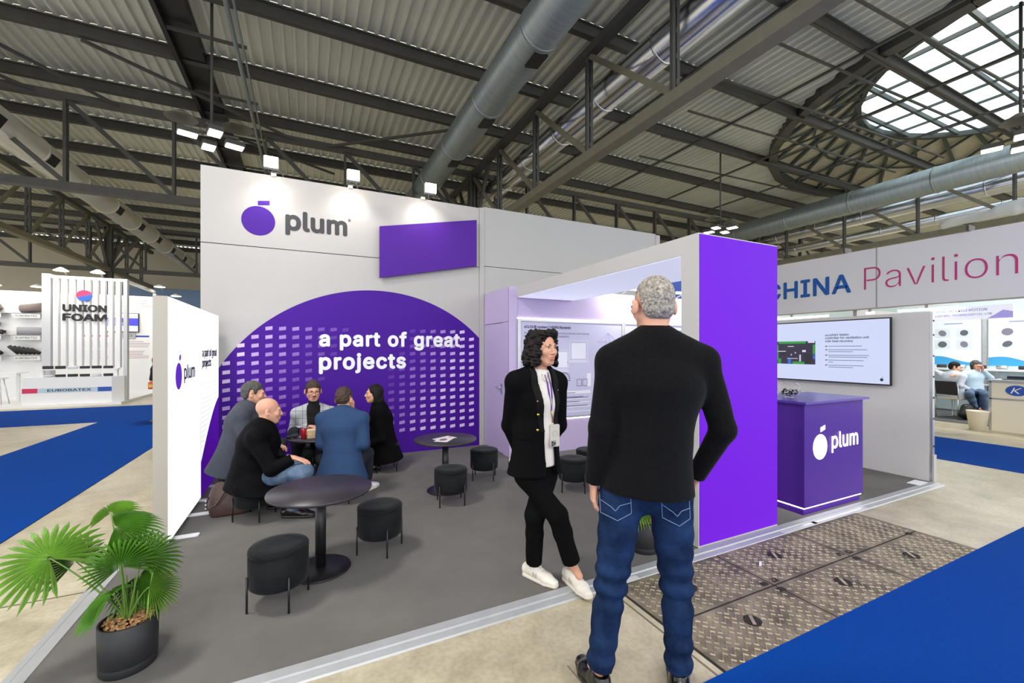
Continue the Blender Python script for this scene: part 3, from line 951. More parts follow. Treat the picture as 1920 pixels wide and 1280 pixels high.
M_scr_text = emat('screen_dark_text', S(40, 36, 90), 0.05); M_scr_grey = emat('screen_grey_text', S(150, 156, 190), 0.4)
lettering('ecoVENT NANO', (TX, 3.47, 1.765), YN, ZP, 0.29, None, 'screen_title', M_scr_text, tv, offset=0.012, ext=0.0008)
lettering('controller for ventilation unit', (TX, 3.47, 1.725), YN, ZP, 0.52, None, 'screen_title', M_scr_text, tv, offset=0.012, ext=0.0008)
lettering('with heat recovery', (TX, 3.47, 1.68), YN, ZP, 0.34, None, 'screen_title', M_scr_text, tv, offset=0.012, ext=0.0008)
b = MB(); g = MB()
for k, z in enumerate((1.615, 1.565, 1.49, 1.42, 1.35)):
    plate([(0, 0), (0.028, 0.006), (0.028, 0.018), (0, 0.012)], (TX, 3.47, z), YN, ZP, 0, 0.0006).build('slide_bullet', M_scr_text, tv)
    g = MB(); tvbox(g, 3.43 - (0.40, 0.46, 0.48, 0.42, 0.42)[k], 3.43, z + .004, z + 0.013)
    g.build('slide_text', M_scr_grey, tv)
    if k:
        g = MB(); tvbox(g, 3.43 - (0, 0.3, 0.46, 0.06, 0.3)[k], 3.43, z - .022, z - 0.013); g.build('slide_text', M_scr_grey, tv)
tvbox(b, 3.60, 4.16, 1.36, 1.70); b.build('slide_picture', emat('pcb_violet', S(40, 22, 66), 0.4), tv)
pic(emat('pcb_green', S(30, 170, 50), 0.5), ((3.73, 4.13, 1.665, 1.70), (4.13, 4.16, 1.42, 1.65), (3.60, 3.635, 1.51, 1.65), (3.75, 3.92, 1.36, 1.395), (4.09, 4.14, 1.36, 1.44)))
pic(emat('pcb_white', S(220, 222, 240), 0.6), ((3.61, 3.70, 1.675, 1.70), (4.02, 4.16, 1.545, 1.556), (3.84, 4.0, 1.44, 1.448), (3.80, 3.82, 1.40, 1.50), (3.87, 3.885, 1.52, 1.54), (3.93, 3.945, 1.49, 1.51), (3.9, 3.99, 1.62, 1.63), (3.73, 3.78, 1.54, 1.57)))
pic(emat('pcb_black', S(20, 20, 26), 0.1), ((3.65, 3.75, 1.36, 1.51), (4.02, 4.12, 1.49, 1.54)))
pic(emat('pcb_blue', S(40, 110, 230), 0.5), ((3.94, 3.99, 1.365, 1.44), (3.60, 3.63, 1.44, 1.5)), 0.0014)
plate(ellipse(0, 0, 0.018, 0.02, 24), (TX, 2.815, 1.19), YN, ZP, 0, .0006).build('slide_logo', M_scr_text, tv)
plate([(0.004, 0.024), (0.016, 0.028), (0.016, 0.034), (0.004, 0.03)], (TX, 2.815, 1.19), YN, ZP, 0, .0006).build('slide_logo', M_scr_text, tv)

# --- counter
ct = thing('counter', 'purple reception counter with glowing white plum logo', 'counter', (4.73, 2.65, 0))
M_ctr = mat('purple_counter_laminate', S(72, 32, 138), 0.45, 0, 0.03, 90.0, spec=0.3)
MB().box(4.225, 5.246, 2.395, 2.93, 0.075, 1.055).build('body', M_ctr, ct)
MB().box(4.185, 5.30, 2.36, 2.97, 1.058, 1.08).build('top', mat('purple_counter_top', S(84, 52, 158), 0.25), ct)
MB().box(4.245, 5.226, 2.415, 2.91, 0.0, 0.06).build('plinth', M_ctr, ct)
MB().box(4.236, 5.236, 2.405, 2.92, 0.06, 0.075).build('led_strip', M_led, ct)
M_logo_glow = mat('glowing_white_logo', (1, 0.98, 0.96, 1), 0.5, emit=1.2)
plum_logo((0, 2.395, 0), XP, ZP, (4.478, 0.115), (0.632, 0.122), [(4.485, 0.775), (4.558, 0.795), (4.558, 0.838), (4.485, 0.818)], (4.665, 0.60), 0.48, M_logo_glow, M_logo_glow, ct, 0.004, False, 0.015)
bowl = thing('candy_bowl', 'round glass bowl half full of wrapped sweets on the purple counter', 'bowl', (4.50, 2.70, 1.08))
M_glass = mat('clear_glass', (1, 1, 1, 1), 0.02, trans=1.0, ior=1.15)
b = MB()
op = [(0.0, 0.0), (0.05, 0.0)] + [(0.105 * math.cos(a), 0.085 + 0.085 * math.sin(a)) for a in np.linspace(-1.1, 0.9, 14)] + [(0.066, 0.158)]
ip = [(r - 0.004, z + (0.004 if k < 2 else 0)) for k, (r, z) in enumerate(op)][::-1]
b.lathe(op + [(max(r, 0), z) for r, z in ip], 32, (4.50, 2.70, 1.081)); b.build('glass_bowl', M_glass, bowl)
random.seed(3)
M_c = [mat('dark_sweet_wrapper', S(46, 40, 70), 0.35), mat('silver_sweet_wrapper', S(196, 192, 204), 0.3, 0.4), mat('black_sweet_wrapper', S(24, 22, 28), 0.3)]
for k in range(60):
    a, rr = random.uniform(0, 2 * PI), 0.085 * math.sqrt(random.random())
    z = 1.081 + 0.022 + random.random() * 0.06
    lim = math.sqrt(max(0.0, 0.098 ** 2 - (z - 1.166) ** 2)) - 0.018
    rr = min(rr, max(lim, 0.0))
    b = MB(); Mx = Matrix.Rotation(random.uniform(0, 6), 3, 'Z') @ Matrix.Rotation(random.uniform(-.8, .8), 3, 'X')
    b.ball((0, 0, 0), (0.013, 0.008, 0.006), 8, 5, Mx)
    c = b.build('sweet', M_c[k % 3], None)
    c.location = (4.50 + rr * math.cos(a), 2.70 + rr * math.sin(a), z)
    tag(c, 'small wrapped sweet in the glass bowl on the counter', 'sweet', 'wrapped sweets in the bowl')
# ================================================================== FURNITURE
M_blackmetal = mat('black_powder_coat', S(24, 24, 26), 0.42)
M_tabletop = mat('dark_laminate_top', S(48, 44, 50), 0.38, 0, 0.05, 200)
M_velvet = mat('black_green_velvet', S(15, 18, 20), 0.8, 0, 0.3, 14.0, bump=0.25, bscale=24, sheen=0.1, spec=0.2)
TABLES = [(0.09, 3.33, 'round black table in the foreground beside the two nearest stools'),
          (1.40, 4.60, 'round black table with a magazine on it near the purple wall'),
          (0.13, 5.42, 'round black table in the middle of the seated group')]
tbl0 = None
for k, (x, y, lab) in enumerate(TABLES):
    if tbl0 is None:
        tbl0 = thing('round_table', lab, 'table', (0, 0, 0), 'round black bistro tables')
        MB().lathe([(0.0, 0.555), (0.33, 0.555), (0.345, 0.562), (0.348, 0.572), (0.345, 0.58), (0.0, 0.58)], 56).build('tabletop', M_tabletop, tbl0)
        MB().lathe([(0.036, 0.03), (0.036, 0.555)], 24).build('column', M_blackmetal, tbl0)
        MB().lathe([(0.0, 0.0), (0.19, 0.0), (0.205, 0.006), (0.20, 0.014), (0.10, 0.022), (0.05, 0.030), (0.0, 0.032)], 48).build('base_disc', M_blackmetal, tbl0)
        MB().lathe([(0.05, 0.55), (0.12, 0.553), (0.12, 0.556), (0.0, 0.556)], 24).build('top_flange', M_blackmetal, tbl0)
        t = tbl0
    else:
        t = copy_tree(tbl0)
        t['label'] = lab
    t.location = (x, y, 0)

STOOLS = [(-0.156, 3.02, 0.35, 'round black velvet stool nearest the camera beside the potted palm'),
          (0.52, 3.46, 0.15, 'round black velvet stool right of the foreground table'),
          (1.335, 4.20, 0.6, 'round black velvet stool in front of the magazine table'),
          (1.96, 4.83, 0.3, 'round black velvet stool right of the magazine table'),
          (2.70, 3.99, 0.2, 'round dark velvet stool under the portal beam behind the grey-haired man'),
          (3.12, 4.25, 0.2, 'partly hidden velvet stool under the portal behind another stool'),
          (-0.44, 4.64, 0.3, 'velvet stool under the bald man'),
          (-0.66, 5.25, 0.3, 'velvet stool under the man in the grey jacket'),
          (0.02, 6.05, 0.3, 'velvet stool under the man in the light checked jacket'),
          (0.37, 4.80, 0.1, 'velvet stool under the man in the blue jacket'),
          (0.93, 5.72, 0.75, 'velvet stool under the seated dark-haired woman')]
st0 = None
for k, (x, y, rz, lab) in enumerate(STOOLS):
    if st0 is None:
        st0 = thing('stool', lab, 'stool', (0, 0, 0), 'round black velvet stools')
        MB().lathe([(0.0, 0.125), (0.155, 0.125), (0.166, 0.135), (0.169, 0.16), (0.169, 0.33)], 44).build('seat_drum', M_velvet, st0)
        b = MB(); b.lathe([(0.169, 0.33), (0.172, 0.334), (0.169, 0.340), (0.170, 0.348), (0.160, 0.358), (0.12, 0.362), (0.05, 0.357), (0.0, 0.355)], 44)
        b.build('seat_top', M_velvet, st0)
        for a in range(4):
            ca, sa = math.cos(a * PI / 2), math.sin(a * PI / 2)
            b = MB(); b.cyl((0.176 * ca, 0.176 * sa, 0.0), (0.176 * ca, 0.176 * sa, 0.215), 0.0065, n=8)
            b.bar((0.176 * ca, 0.176 * sa, 0.19), (0.168 * ca, 0.168 * sa, 0.19), 0.012); b.build('leg', M_blackmetal, st0)
        t = st0
    else:
        t = copy_tree(st0)
        t['label'] = lab
    t.location = (x, y, 0)
    t.rotation_euler = (0, 0, rz)

# --- potted fan palms
M_leaf = mat('fan_palm_green', S(78, 128, 36), 0.42, 0, 0.25, 9.0)
M_leaf2 = mat('fan_palm_light_green', S(112, 156, 54), 0.42, 0, 0.25, 9.0)
M_stem = mat('palm_stalk_green', S(104, 140, 56), 0.5)
M_pot = mat('anthracite_pot', S(30, 31, 34), 0.55, 0, 0.06, 30)
M_clay = mat('expanded_clay', S(172, 132, 88), 0.85, 0, 0.35, 30.0)
for m_ in (M_leaf, M_leaf2):
    b_ = m_.node_tree.nodes['Principled BSDF']
    b_.inputs['Subsurface Weight'].default_value = 0.0
def fan_leaf(hub, normal, up, L, spread, droop, m, parent, nseg=26, rng=random):
    """pleated fan blade: segments joined near the hub, split into pointed tips"""
    N = Vector(normal).normalized(); U = Vector(up); U = (U - N * U.dot(N)).normalized(); Rr = U.cross(N)
    H = Vector(hub)
    def P(r, a, lift):
        d = U * math.cos(a) + Rr * math.sin(a)
        return H + d * r + N * (lift - droop * r * r / L) + Vector((0, 0, -0.55 * droop * (r / L) ** 3 * L))
    b = MB()
    da = spread / nseg
    for k in range(nseg):
        a0 = -spread / 2 + da * k; am = a0 + da / 2; a1 = a0 + da
        e = abs(2 * (k + .5) / nseg - 1)
        l = L * (1.0 - 0.22 * e * e) * rng.uniform(0.93, 1.05)
        rs = 0.55 * l
        q = 0.012
        vs = [P(0.004, am, 0), P(rs * .5, a0, -q * .5), P(rs * .5, am, q * .5), P(rs * .5, a1, -q * .5),
              P(rs, a0 + da * .04, -q), P(rs, am, q), P(rs, a1 - da * .04, -q),
              P(l * .8, am - da * .30, -q * .5), P(l * .8, am, q * .5), P(l * .8, am + da * .30, -q * .5), P(l, am + rng.uniform(-.03, .03), 0)]
        b.add(vs, [(0, 1, 2), (0, 2, 3), (1, 4, 5, 2), (2, 5, 6, 3), (4, 7, 8, 5), (5, 8, 9, 6), (7, 10, 8), (8, 10, 9)])
    return b.build('leaf', m, parent)
def palm(loc, label, leaves, pot_r=0.118, pot_h=0.235):
    o = thing('potted_palm', label, 'potted plant', loc)
    x, y, z = loc
    MB().lathe([(0.0, 0.0), (pot_r * .93, 0.0), (pot_r * .96, 0.006), (pot_r * .965, 0.040), (pot_r * .955, 0.043), (pot_r * .97, 0.046), (pot_r, pot_h), (pot_r - .006, pot_h + .003),
                (pot_r - .010, pot_h - .002), (pot_r - .012, pot_h - .03), (0.0, pot_h - .03)], 44, loc).build('pot', M_pot, o)
    rg = random.Random(5)
    pb = MB()
    for k in range(330):
        a, r = rg.uniform(0, 2 * PI), (pot_r - .018) * math.sqrt(rg.random())
        s = rg.uniform(.006, .0105)
        pb.ball((x + r * math.cos(a), y + r * math.sin(a), z + pot_h - .018 + rg.uniform(-.004, .012) + 0.012 * (1 - (r / pot_r) ** 2)), (s, s * rg.uniform(.7, 1), s * .75), 6, 4, Matrix.Rotation(rg.uniform(0, 6), 3, 'Z'))
    tag(pb.build('clay_pebbles', M_clay, o), kind='stuff')
    for k, (h, nrm, up, L, spr, dr) in enumerate(leaves):
        H = Vector(h)
        base = Vector((x + rg.uniform(-.02, .02), y + rg.uniform(-.02, .02), z + pot_h - .02))
        mid = base.lerp(H, 0.55) + Vector((0, 0, 0.05))
        pts = [base * (1 - t) ** 2 + mid * 2 * t * (1 - t) + H * t * t for t in np.linspace(0, 1, 9)]
        MB().tube(pts, [0.0055 - 0.003 * i / 8 for i in range(9)], 6).build('stalk', M_stem, o)
        fan_leaf(h, nrm, up, L, spr, dr, M_leaf if k % 3 else M_leaf2, o, rng=rg)
    for k in range(7):
        a = rg.uniform(0, 6.28)
        MB().tube([(x + .02 * math.cos(a), y + .02 * math.sin(a), z + pot_h - .02), (x + .035 * math.cos(a), y + .035 * math.sin(a), z + pot_h + .08 + .02 * k)], [0.007, 0.003], 6).build('stalk', M_stem, o)
    return o
def ray_pt(u, v, d):
    c, s = math.cos(YAW), math.sin(YAW)
    lat, h = (u - 960) / 794.6 * d, (656 - v) / 794.6 * d
    return Vector((s * d + c * lat, c * d - s * lat, CAM_H + h))
PL = Vector((-0.80, 2.74, 0.0))
toC = (Vector((0, 0, 1.57)) - Vector((-0.8, 2.74, 0.5))).normalized()
RT = Vector((math.cos(YAW), -math.sin(YAW), 0))
LV = [(ray_pt(92, 1046, 2.02), toC * .9 + RT * -.15 + ZP * .35, RT * -.6 + ZP * .35, 0.235, 5.4, 0.25),
      (ray_pt(142, 1052, 2.16), toC * .6 + RT * .6 + ZP * .2, RT * -.1 + ZP * 1, 0.19, 4.6, 0.4),
      (ray_pt(216, 988, 2.10), ZP * .45 + toC * .85 + RT * -.35, RT * .8 + ZP * .6, 0.19, 3.8, 0.5),
      (ray_pt(208, 962, 2.24), ZP * .2 + toC * .7 - RT * .3, RT * .1 + ZP * 1, 0.13, 4.4, 0.5),
      (ray_pt(226, 1062, 2.00), toC * .95 + ZP * .1, RT * -.15 + ZP * 1, 0.165, 4.2, 0.3),
      (ray_pt(266, 1049, 2.08), toC * .8 + RT * .25 + ZP * .2, RT * .75 + ZP * .8, 0.20, 3.9, 0.4),
      (ray_pt(280, 1100, 2.05), toC * .85 + RT * .2 + ZP * .2, RT * 1 + ZP * .25, 0.15, 3.0, 0.5),
      (ray_pt(210, 1114, 2.02), toC * .45 - RT * .3 + ZP * .8, RT * -1 + ZP * .1, 0.165, 3.2, 0.6),
      (ray_pt(262, 1078, 2.2), toC * .3 + RT * .5 + ZP * .8, RT * .8 - ZP * .2, 0.16, 3.8, 0.9)]
palm((-0.80, 2.74, 0.0), 'potted fan palm in a dark round pot at the front left corner', [(h, n_, u_, L, s_, d_) for (h, n_, u_, L, s_, d_) in LV])
p2 = Vector((2.40, 2.56, 0.0))
LV2 = []
for k in range(6):
    a = k * 1.05 + 0.4
    h = p2 + Vector((0.12 * math.cos(a), 0.12 * math.sin(a), 0.40 + 0.05 * (k % 3)))
    LV2.append((h, Vector((math.cos(a) * .6, math.sin(a) * .6, .7)), Vector((math.cos(a), math.sin(a), .6)), 0.15, 4.0, 0.6))
palm((2.40, 2.56, 0.0), 'potted fan palm seen between the legs of the grey-haired man', LV2)

# --- small things on the tables
M_paper = mat('magazine_paper', S(232, 230, 228), 0.4)
mg = thing('magazine', 'open white magazine with pictures on the small round table', 'magazine', (1.40, 4.58, 0.58), None, 0.35)
for (dx, dy, rz, z) in ((0.0, 0.02, 0.1, 0.581), (-0.05, -0.04, 0.55, 0.585)):
    b = MB(); b.cbox(dx, dy, z - 0.58, 0.23, 0.15, 0.004, rz); b.build('page', M_paper, mg, world=False)
b = MB(); b.prism(ellipse(-0.07, -0.045, 0.055, 0.04, 24, .5), 0.0075, 0.0083); b.build('printed_picture', mat('mauve_print', S(150, 96, 120), 0.4), mg, world=False)
b = MB(); b.cbox(0.06, 0.03, 0.0036, 0.07, 0.03, 0.002, 0.1); b.build('printed_picture', mat('orange_print', S(226, 96, 52), 0.4), mg, world=False)
can = thing('drink_can', 'red drink can on the seated group\'s table', 'can', (-0.03, 5.27, 0.58))
MB().lathe([(0.0, 0.0), (0.022, 0.0), (0.028, 0.008), (0.028, 0.10), (0.022, 0.115)], 24, (-0.03, 5.27, 0.581)).build('can_body', mat('red_can', S(196, 32, 44), 0.3, 0.4, 0.2, 30), can)
MB().lathe([(0.022, 0.115), (0.022, 0.117), (0.018, 0.114), (0.0, 0.114)], 24, (-0.03, 5.27, 0.581)).build('can_lid', M_alu, can)
M_card = mat('kraft_cardboard', S(206, 180, 140), 0.7, 0, 0.06, 20)
for k, (dz, rz, lab) in enumerate(((0.581, 0.1, 'lower cardboard snack box beside the red can'), (0.625, -0.15, 'upper cardboard snack box stacked beside the red can'))):
    b = MB(); b.cbox(0.10, 5.32, dz + 0.02, 0.20, 0.13, 0.04, rz); o = b.build('snack_box', M_card)
    tag(o, lab, 'box', 'cardboard snack boxes')
    b = MB(); b.cbox(0.10, 5.32, dz + 0.0412, 0.19, 0.12, 0.0016, rz); b.build('box_lid', mat('pale_card', S(226, 208, 176), 0.7), o)
gl = thing('glass', 'clear drinking glass behind the red can', 'glass', (-0.06, 5.40, 0.58))
MB().lathe([(0.0, 0.0), (0.027, 0.0), (0.032, 0.10), (0.030, 0.10), (0.025, 0.006), (0.0, 0.006)], 20, (-0.06, 5.40, 0.581)).build('glass_body', M_glass, gl)
sg = thing('sunglasses', 'black sunglasses lying on the seated group\'s table', 'glasses', (-0.15, 5.33, 0.58))
b = MB(); b.ball((-0.18, 5.32, 0.60), (0.028, 0.008, 0.02), 12, 8); b.ball((-0.12, 5.34, 0.60), (0.028, 0.008, 0.02), 12, 8); b.build('lenses', M_black, sg)
b = MB(); b.tube([(-0.205, 5.31, 0.605), (-0.21, 5.38, 0.60), (-0.19, 5.43, 0.585)], 0.003, 6); b.tube([(-0.095, 5.35, 0.605), (-0.12, 5.41, 0.60), (-0.13, 5.46, 0.585)], 0.003, 6); b.build('temples', M_black, sg)

# --- brown leather bag beside the light box
bag = thing('leather_bag', 'slumped dark brown leather bag on the floor by the light box', 'bag', (-0.66, 4.86, 0))
M_leather = mat('brown_leather', S(78, 56, 50), 0.45, 0, 0.2, 8, bump=0.3, bscale=20)
b = MB()
rings = [(0.0, 0.155, 0.085), (0.02, 0.165, 0.095), (0.12, 0.165, 0.095), (0.2, 0.15, 0.08), (0.26, 0.12, 0.055), (0.29, 0.09, 0.03), (0.30, 0.03, 0.01)]
n = 24
for (z, a, c) in rings:
    for k in range(n):
        t = 2 * PI * k / n
        f = lambda v: math.copysign(abs(v) ** 0.6, v)
        b.v.append((-0.66 + a * f(math.cos(t)) - 0.12 * z, 4.86 + c * f(math.sin(t)) + 0.1 * z, z + 0.006 * math.sin(3 * t)))
for i in range(len(rings) - 1):
    for k in range(n):
        b.f.append((i * n + k, i * n + (k + 1) % n, (i + 1) * n + (k + 1) % n, (i + 1) * n + k)); b.sm.append(True)
b.f.append(tuple(range(n))[::-1]); b.sm.append(False)
b.build('bag_body', M_leather, bag)
MB().tube([(-0.82, 4.78, 0.20), (-0.845, 4.77, 0.13), (-0.82, 4.74, 0.10), (-0.76, 4.74, 0.13), (-0.68, 4.74, 0.26)], 0.009, 8).build('strap', M_leather, bag)
for z in (0.10, 0.135, 0.17):
    b = MB(); b.ball((-0.838, 4.765, z), 0.011, 10, 6); b.build('buckle', M_alu, bag)
# ================================================================== PEOPLE (bodies and clothes grown from smooth distance fields)
def npv(p): return np.array([p[0], p[1], p[2]], dtype=np.float32)
def unit(v):
    v = np.asarray(v, dtype=np.float32)
    return v / max(1e-9, float(np.linalg.norm(v)))
class Field:
    def __init__(s, lo, hi, h):
        s.h = h
        s.lo = np.asarray(lo, np.float32) - 3 * h
        n = np.ceil((np.asarray(hi, np.float32) + 3 * h - s.lo) / h).astype(int) + 1
        s.n = n
        s.ax = [(s.lo[i] + h * np.arange(n[i])).astype(np.float32) for i in range(3)]
        s.F = np.full(tuple(n), 0.3, np.float32)
    def sl(s, lo, hi):
        a = np.maximum(0, np.floor((np.asarray(lo) - s.lo) / s.h).astype(int))
        b = np.minimum(s.n, np.ceil((np.asarray(hi) - s.lo) / s.h).astype(int) + 1)
        if np.any(b <= a): return None
        return tuple(slice(a[i], b[i]) for i in range(3))
    def pts(s, sl):
        return s.ax[0][sl[0]][:, None, None], s.ax[1][sl[1]][None, :, None], s.ax[2][sl[2]][None, None, :]
    def mix(s, sl, d, k, mode):
        F = s.F[sl]
        if mode == 'sub':
            d = -d
            if k > 0:
                h = np.clip(0.5 - 0.5 * (F - d) / k, 0, 1)
                s.F[sl] = F + (d - F) * h + k * h * (1 - h)
            else:
                s.F[sl] = np.maximum(F, d)
        else:
            if k > 0:
                h = np.clip(0.5 + 0.5 * (F - d) / k, 0, 1)
                s.F[sl] = F + (d - F) * h - k * h * (1 - h)
            else:
                s.F[sl] = np.minimum(F, d)
    def cone(s, a, b, ra, rb, k=0.02, mode='add'):
        a, b = npv(a), npv(b)
        R = max(ra, rb) + 2 * k + 2 * s.h
        sl = s.sl(np.minimum(a, b) - R, np.maximum(a, b) + R)
        if sl is None: return
        X, Y, Z = s.pts(sl)
        ab = b - a; L2 = max(1e-9, float(ab @ ab))
        t = np.clip(((X - a[0]) * ab[0] + (Y - a[1]) * ab[1] + (Z - a[2]) * ab[2]) / L2, 0, 1)
        d = np.sqrt((X - a[0] - ab[0] * t) ** 2 + (Y - a[1] - ab[1] * t) ** 2 + (Z - a[2] - ab[2] * t) ** 2) - (ra + (rb - ra) * t)
        s.mix(sl, d, k, mode)
    def ecap(s, a, b, e0, e1, lat, k=0.03, mode='add'):
        """capsule of elliptic section: e = (half width along lat, half depth)"""
        a, b = npv(a), npv(b)
        ab = b - a; L = max(1e-6, float(np.linalg.norm(ab))); A = ab / L
        lat = npv(lat); lat = unit(lat - A * float(lat @ A)); dp = np.cross(A, lat)
        R = max(e0 + e1) + 2 * k + 2 * s.h
        sl = s.sl(np.minimum(a, b) - R, np.maximum(a, b) + R)
        if sl is None: return
        X, Y, Z = s.pts(sl)
        px, py, pz = X - a[0], Y - a[1], Z - a[2]
        al = px * A[0] + py * A[1] + pz * A[2]
        t = np.clip(al / L, 0, 1)
        w = e0[0] + (e1[0] - e0[0]) * t; dd = e0[1] + (e1[1] - e0[1]) * t
        r = np.minimum(w, dd)
        vl = (px * lat[0] + py * lat[1] + pz * lat[2]); vd = (px * dp[0] + py * dp[1] + pz * dp[2]); va = al - t * L
        q = np.sqrt((vl / w) ** 2 + (vd / dd) ** 2 + (va / r) ** 2) + 1e-6
        g = np.sqrt((vl / (w * w)) ** 2 + (vd / (dd * dd)) ** 2 + (va / (r * r)) ** 2) + 1e-6
        s.mix(sl, q * (q - 1) / g, k, mode)
    def ell(s, c, r, M=None, k=0.02, mode='add'):
        c = npv(c); M = np.eye(3, dtype=np.float32) if M is None else M
        R = max(r) + 2 * k + 2 * s.h
        sl = s.sl(c - R, c + R)
        if sl is None: return
        X, Y, Z = s.pts(sl)
        p = [X - c[0], Y - c[1], Z - c[2]]
        l = [p[0] * M[0, i] + p[1] * M[1, i] + p[2] * M[2, i] for i in range(3)]
        q = np.sqrt(sum((l[i] / r[i]) ** 2 for i in range(3))) + 1e-6
        g = np.sqrt(sum((l[i] / (r[i] * r[i])) ** 2 for i in range(3))) + 1e-6
        s.mix(sl, q * (q - 1) / g, k, mode)
    def plane(s, p, n, k=0.0):
        """keep the side the normal points away from"""
        p, n = npv(p), unit(n)
        sl = tuple(slice(0, int(m)) for m in s.n)
        X, Y, Z = s.pts(sl)
        d = (X - p[0]) * n[0] + (Y - p[1]) * n[1] + (Z - p[2]) * n[2]
        s.F = np.maximum(s.F, d + 0 * s.F)
    def noise(s, amp, freq, seed=0, n=5, stretch=(1, 1, 1)):
        rg = np.random.RandomState(seed)
        sl = tuple(slice(0, int(m)) for m in s.n)
        X, Y, Z = s.pts(sl)
        w = np.zeros_like(s.F)
        for i in range(n):
            v = unit(rg.normal(size=3)) * freq * rg.uniform(.6, 1.6) * np.asarray(stretch)
            w += np.sin(X * v[0] + Y * v[1] + Z * v[2] + rg.uniform(0, 6.28)).astype(np.float32)
        s.F += amp * w / n * 1.6
    def local(s, fn):
        sl = tuple(slice(0, int(m)) for m in s.n)
        X, Y, Z = s.pts(sl)
        s.F = fn(X, Y, Z, s.F)
    def mesh(s):
        F = s.F
        ins = F < 0
        c = np.zeros(tuple(s.n - 1), np.uint8)
        offs = [(i, j, k) for i in (0, 1) for j in (0, 1) for k in (0, 1)]
        N = s.n
        for (i, j, k) in offs:
            c += ins[i:N[0] - 1 + i, j:N[1] - 1 + j, k:N[2] - 1 + k]
        cells = np.argwhere((c > 0) & (c < 8))
        if len(cells) == 0: return np.zeros((0, 3)), np.zeros((0, 4), int)
        vals = np.stack([F[cells[:, 0] + i, cells[:, 1] + j, cells[:, 2] + k] for (i, j, k) in offs], 1)
        acc = np.zeros((len(cells), 3)); cnt = np.zeros(len(cells))
        O = np.array(offs, float)
        for a in range(8):
            for b in range(a + 1, 8):
                if abs(O[a] - O[b]).sum() == 1:
                    va, vb = vals[:, a], vals[:, b]
                    m = (va < 0) != (vb < 0)
                    t = np.where(m, va / np.where(m, va - vb, 1), 0)
                    acc += (O[a] + (O[b] - O[a]) * t[:, None]) * m[:, None]
                    cnt += m
        V = (cells + acc / np.maximum(cnt, 1)[:, None]) * s.h + s.lo
        idx = np.full(tuple(s.n - 1), -1, np.int64)
        idx[cells[:, 0], cells[:, 1], cells[:, 2]] = np.arange(len(cells))
        quads = []
        for ax in range(3):
            u, w = (ax + 1) % 3, (ax + 2) % 3
            A = [slice(0, N[i]) for i in range(3)]; B = list(A)
            A[ax] = slice(0, N[ax] - 1); B[ax] = slice(1, N[ax])
            sa, sb = ins[tuple(A)], ins[tuple(B)]
            e = np.argwhere(sa != sb)
            e = e[(e[:, u] > 0) & (e[:, w] > 0) & (e[:, u] < N[u] - 1) & (e[:, w] < N[w] - 1)]
            if len(e) == 0: continue
            fl = sa[e[:, 0], e[:, 1], e[:, 2]]
            q = []
            for (du, dw) in ((0, 0), (-1, 0), (-1, -1), (0, -1)):
                p = e.copy(); p[:, u] += du; p[:, w] += dw
                q.append(idx[p[:, 0], p[:, 1], p[:, 2]])
            q = np.stack(q, 1)
            q[~fl] = q[~fl][:, ::-1]
            quads.append(q)
        Q = np.concatenate(quads)
        return V, Q[(Q >= 0).all(1)]

def mesh_obj(name, parts, m, parent=None):
    V = np.concatenate([p[0] for p in parts]); k = 0; Q = []
    for (v, q) in parts:
        Q.append(q + k); k += len(v)
    Q = np.concatenate(Q)
    off = np.array(parent_loc(parent)) if parent is not None else np.zeros(3)
    me = D.meshes.new(name)
    me.vertices.add(len(V)); me.vertices.foreach_set('co', (V - off).astype(np.float32).ravel())
    me.loops.add(len(Q) * 4); me.loops.foreach_set('vertex_index', Q.astype(np.int32).ravel())
    me.polygons.add(len(Q)); me.polygons.foreach_set('loop_start', np.arange(len(Q), dtype=np.int32) * 4)
    me.polygons.foreach_set('use_smooth', np.ones(len(Q), bool))
    me.update(calc_edges=True); me.validate()
    me.materials.append(m)
    o = D.objects.new(name, me); COL.objects.link(o)
    if parent is not None: o.parent = parent
    return o

M_skin = mat('skin', S(214, 160, 132), 0.5, 0, 0.05, 12.0, bump=0.04, bscale=120)
M_skin.node_tree.nodes['Principled BSDF'].inputs['Subsurface Weight'].default_value = 0.08
M_skin.node_tree.nodes['Principled BSDF'].inputs['Subsurface Radius'].default_value = (0.02, 0.008, 0.005)
M_lip = mat('lip', S(176, 96, 88), 0.45)
M_eye = mat('eye_white', S(206, 196, 188), 0.2)
M_iris = mat('iris_dark', S(38, 26, 20), 0.15)
FWD = npv((math.sin(YAW), math.cos(YAW), 0)); RGT = npv((math.cos(YAW), -math.sin(YAW), 0)); UPV = npv((0, 0, 1))
def rp(u, v, d): return npv(ray_pt(u, v, d))
def face_dir(r, f, z=0.0): return unit(RGT * r + FWD * f + UPV * z)

def head_frame(f, u=(0, 0, 1), roll=0.0):
    f = unit(f); u = npv(u); u = unit(u - f * float(u @ f)); x = np.cross(f, u)
    if roll:
        u = unit(u * math.cos(roll) + x * math.sin(roll)); x = np.cross(f, u)
    return np.stack([x, f, u], 1)

class Head:
    def __init__(s, c, f, scale=1.0, u=(0, 0, 1), roll=0.0):
        s.c = npv(c); s.M = head_frame(f, u, roll); s.k = scale
    def P(s, x, y, z): return s.c + s.M @ (npv((x, y, z)) * s.k)
    def D(s, x, y, z): return s.M @ npv((x, y, z))

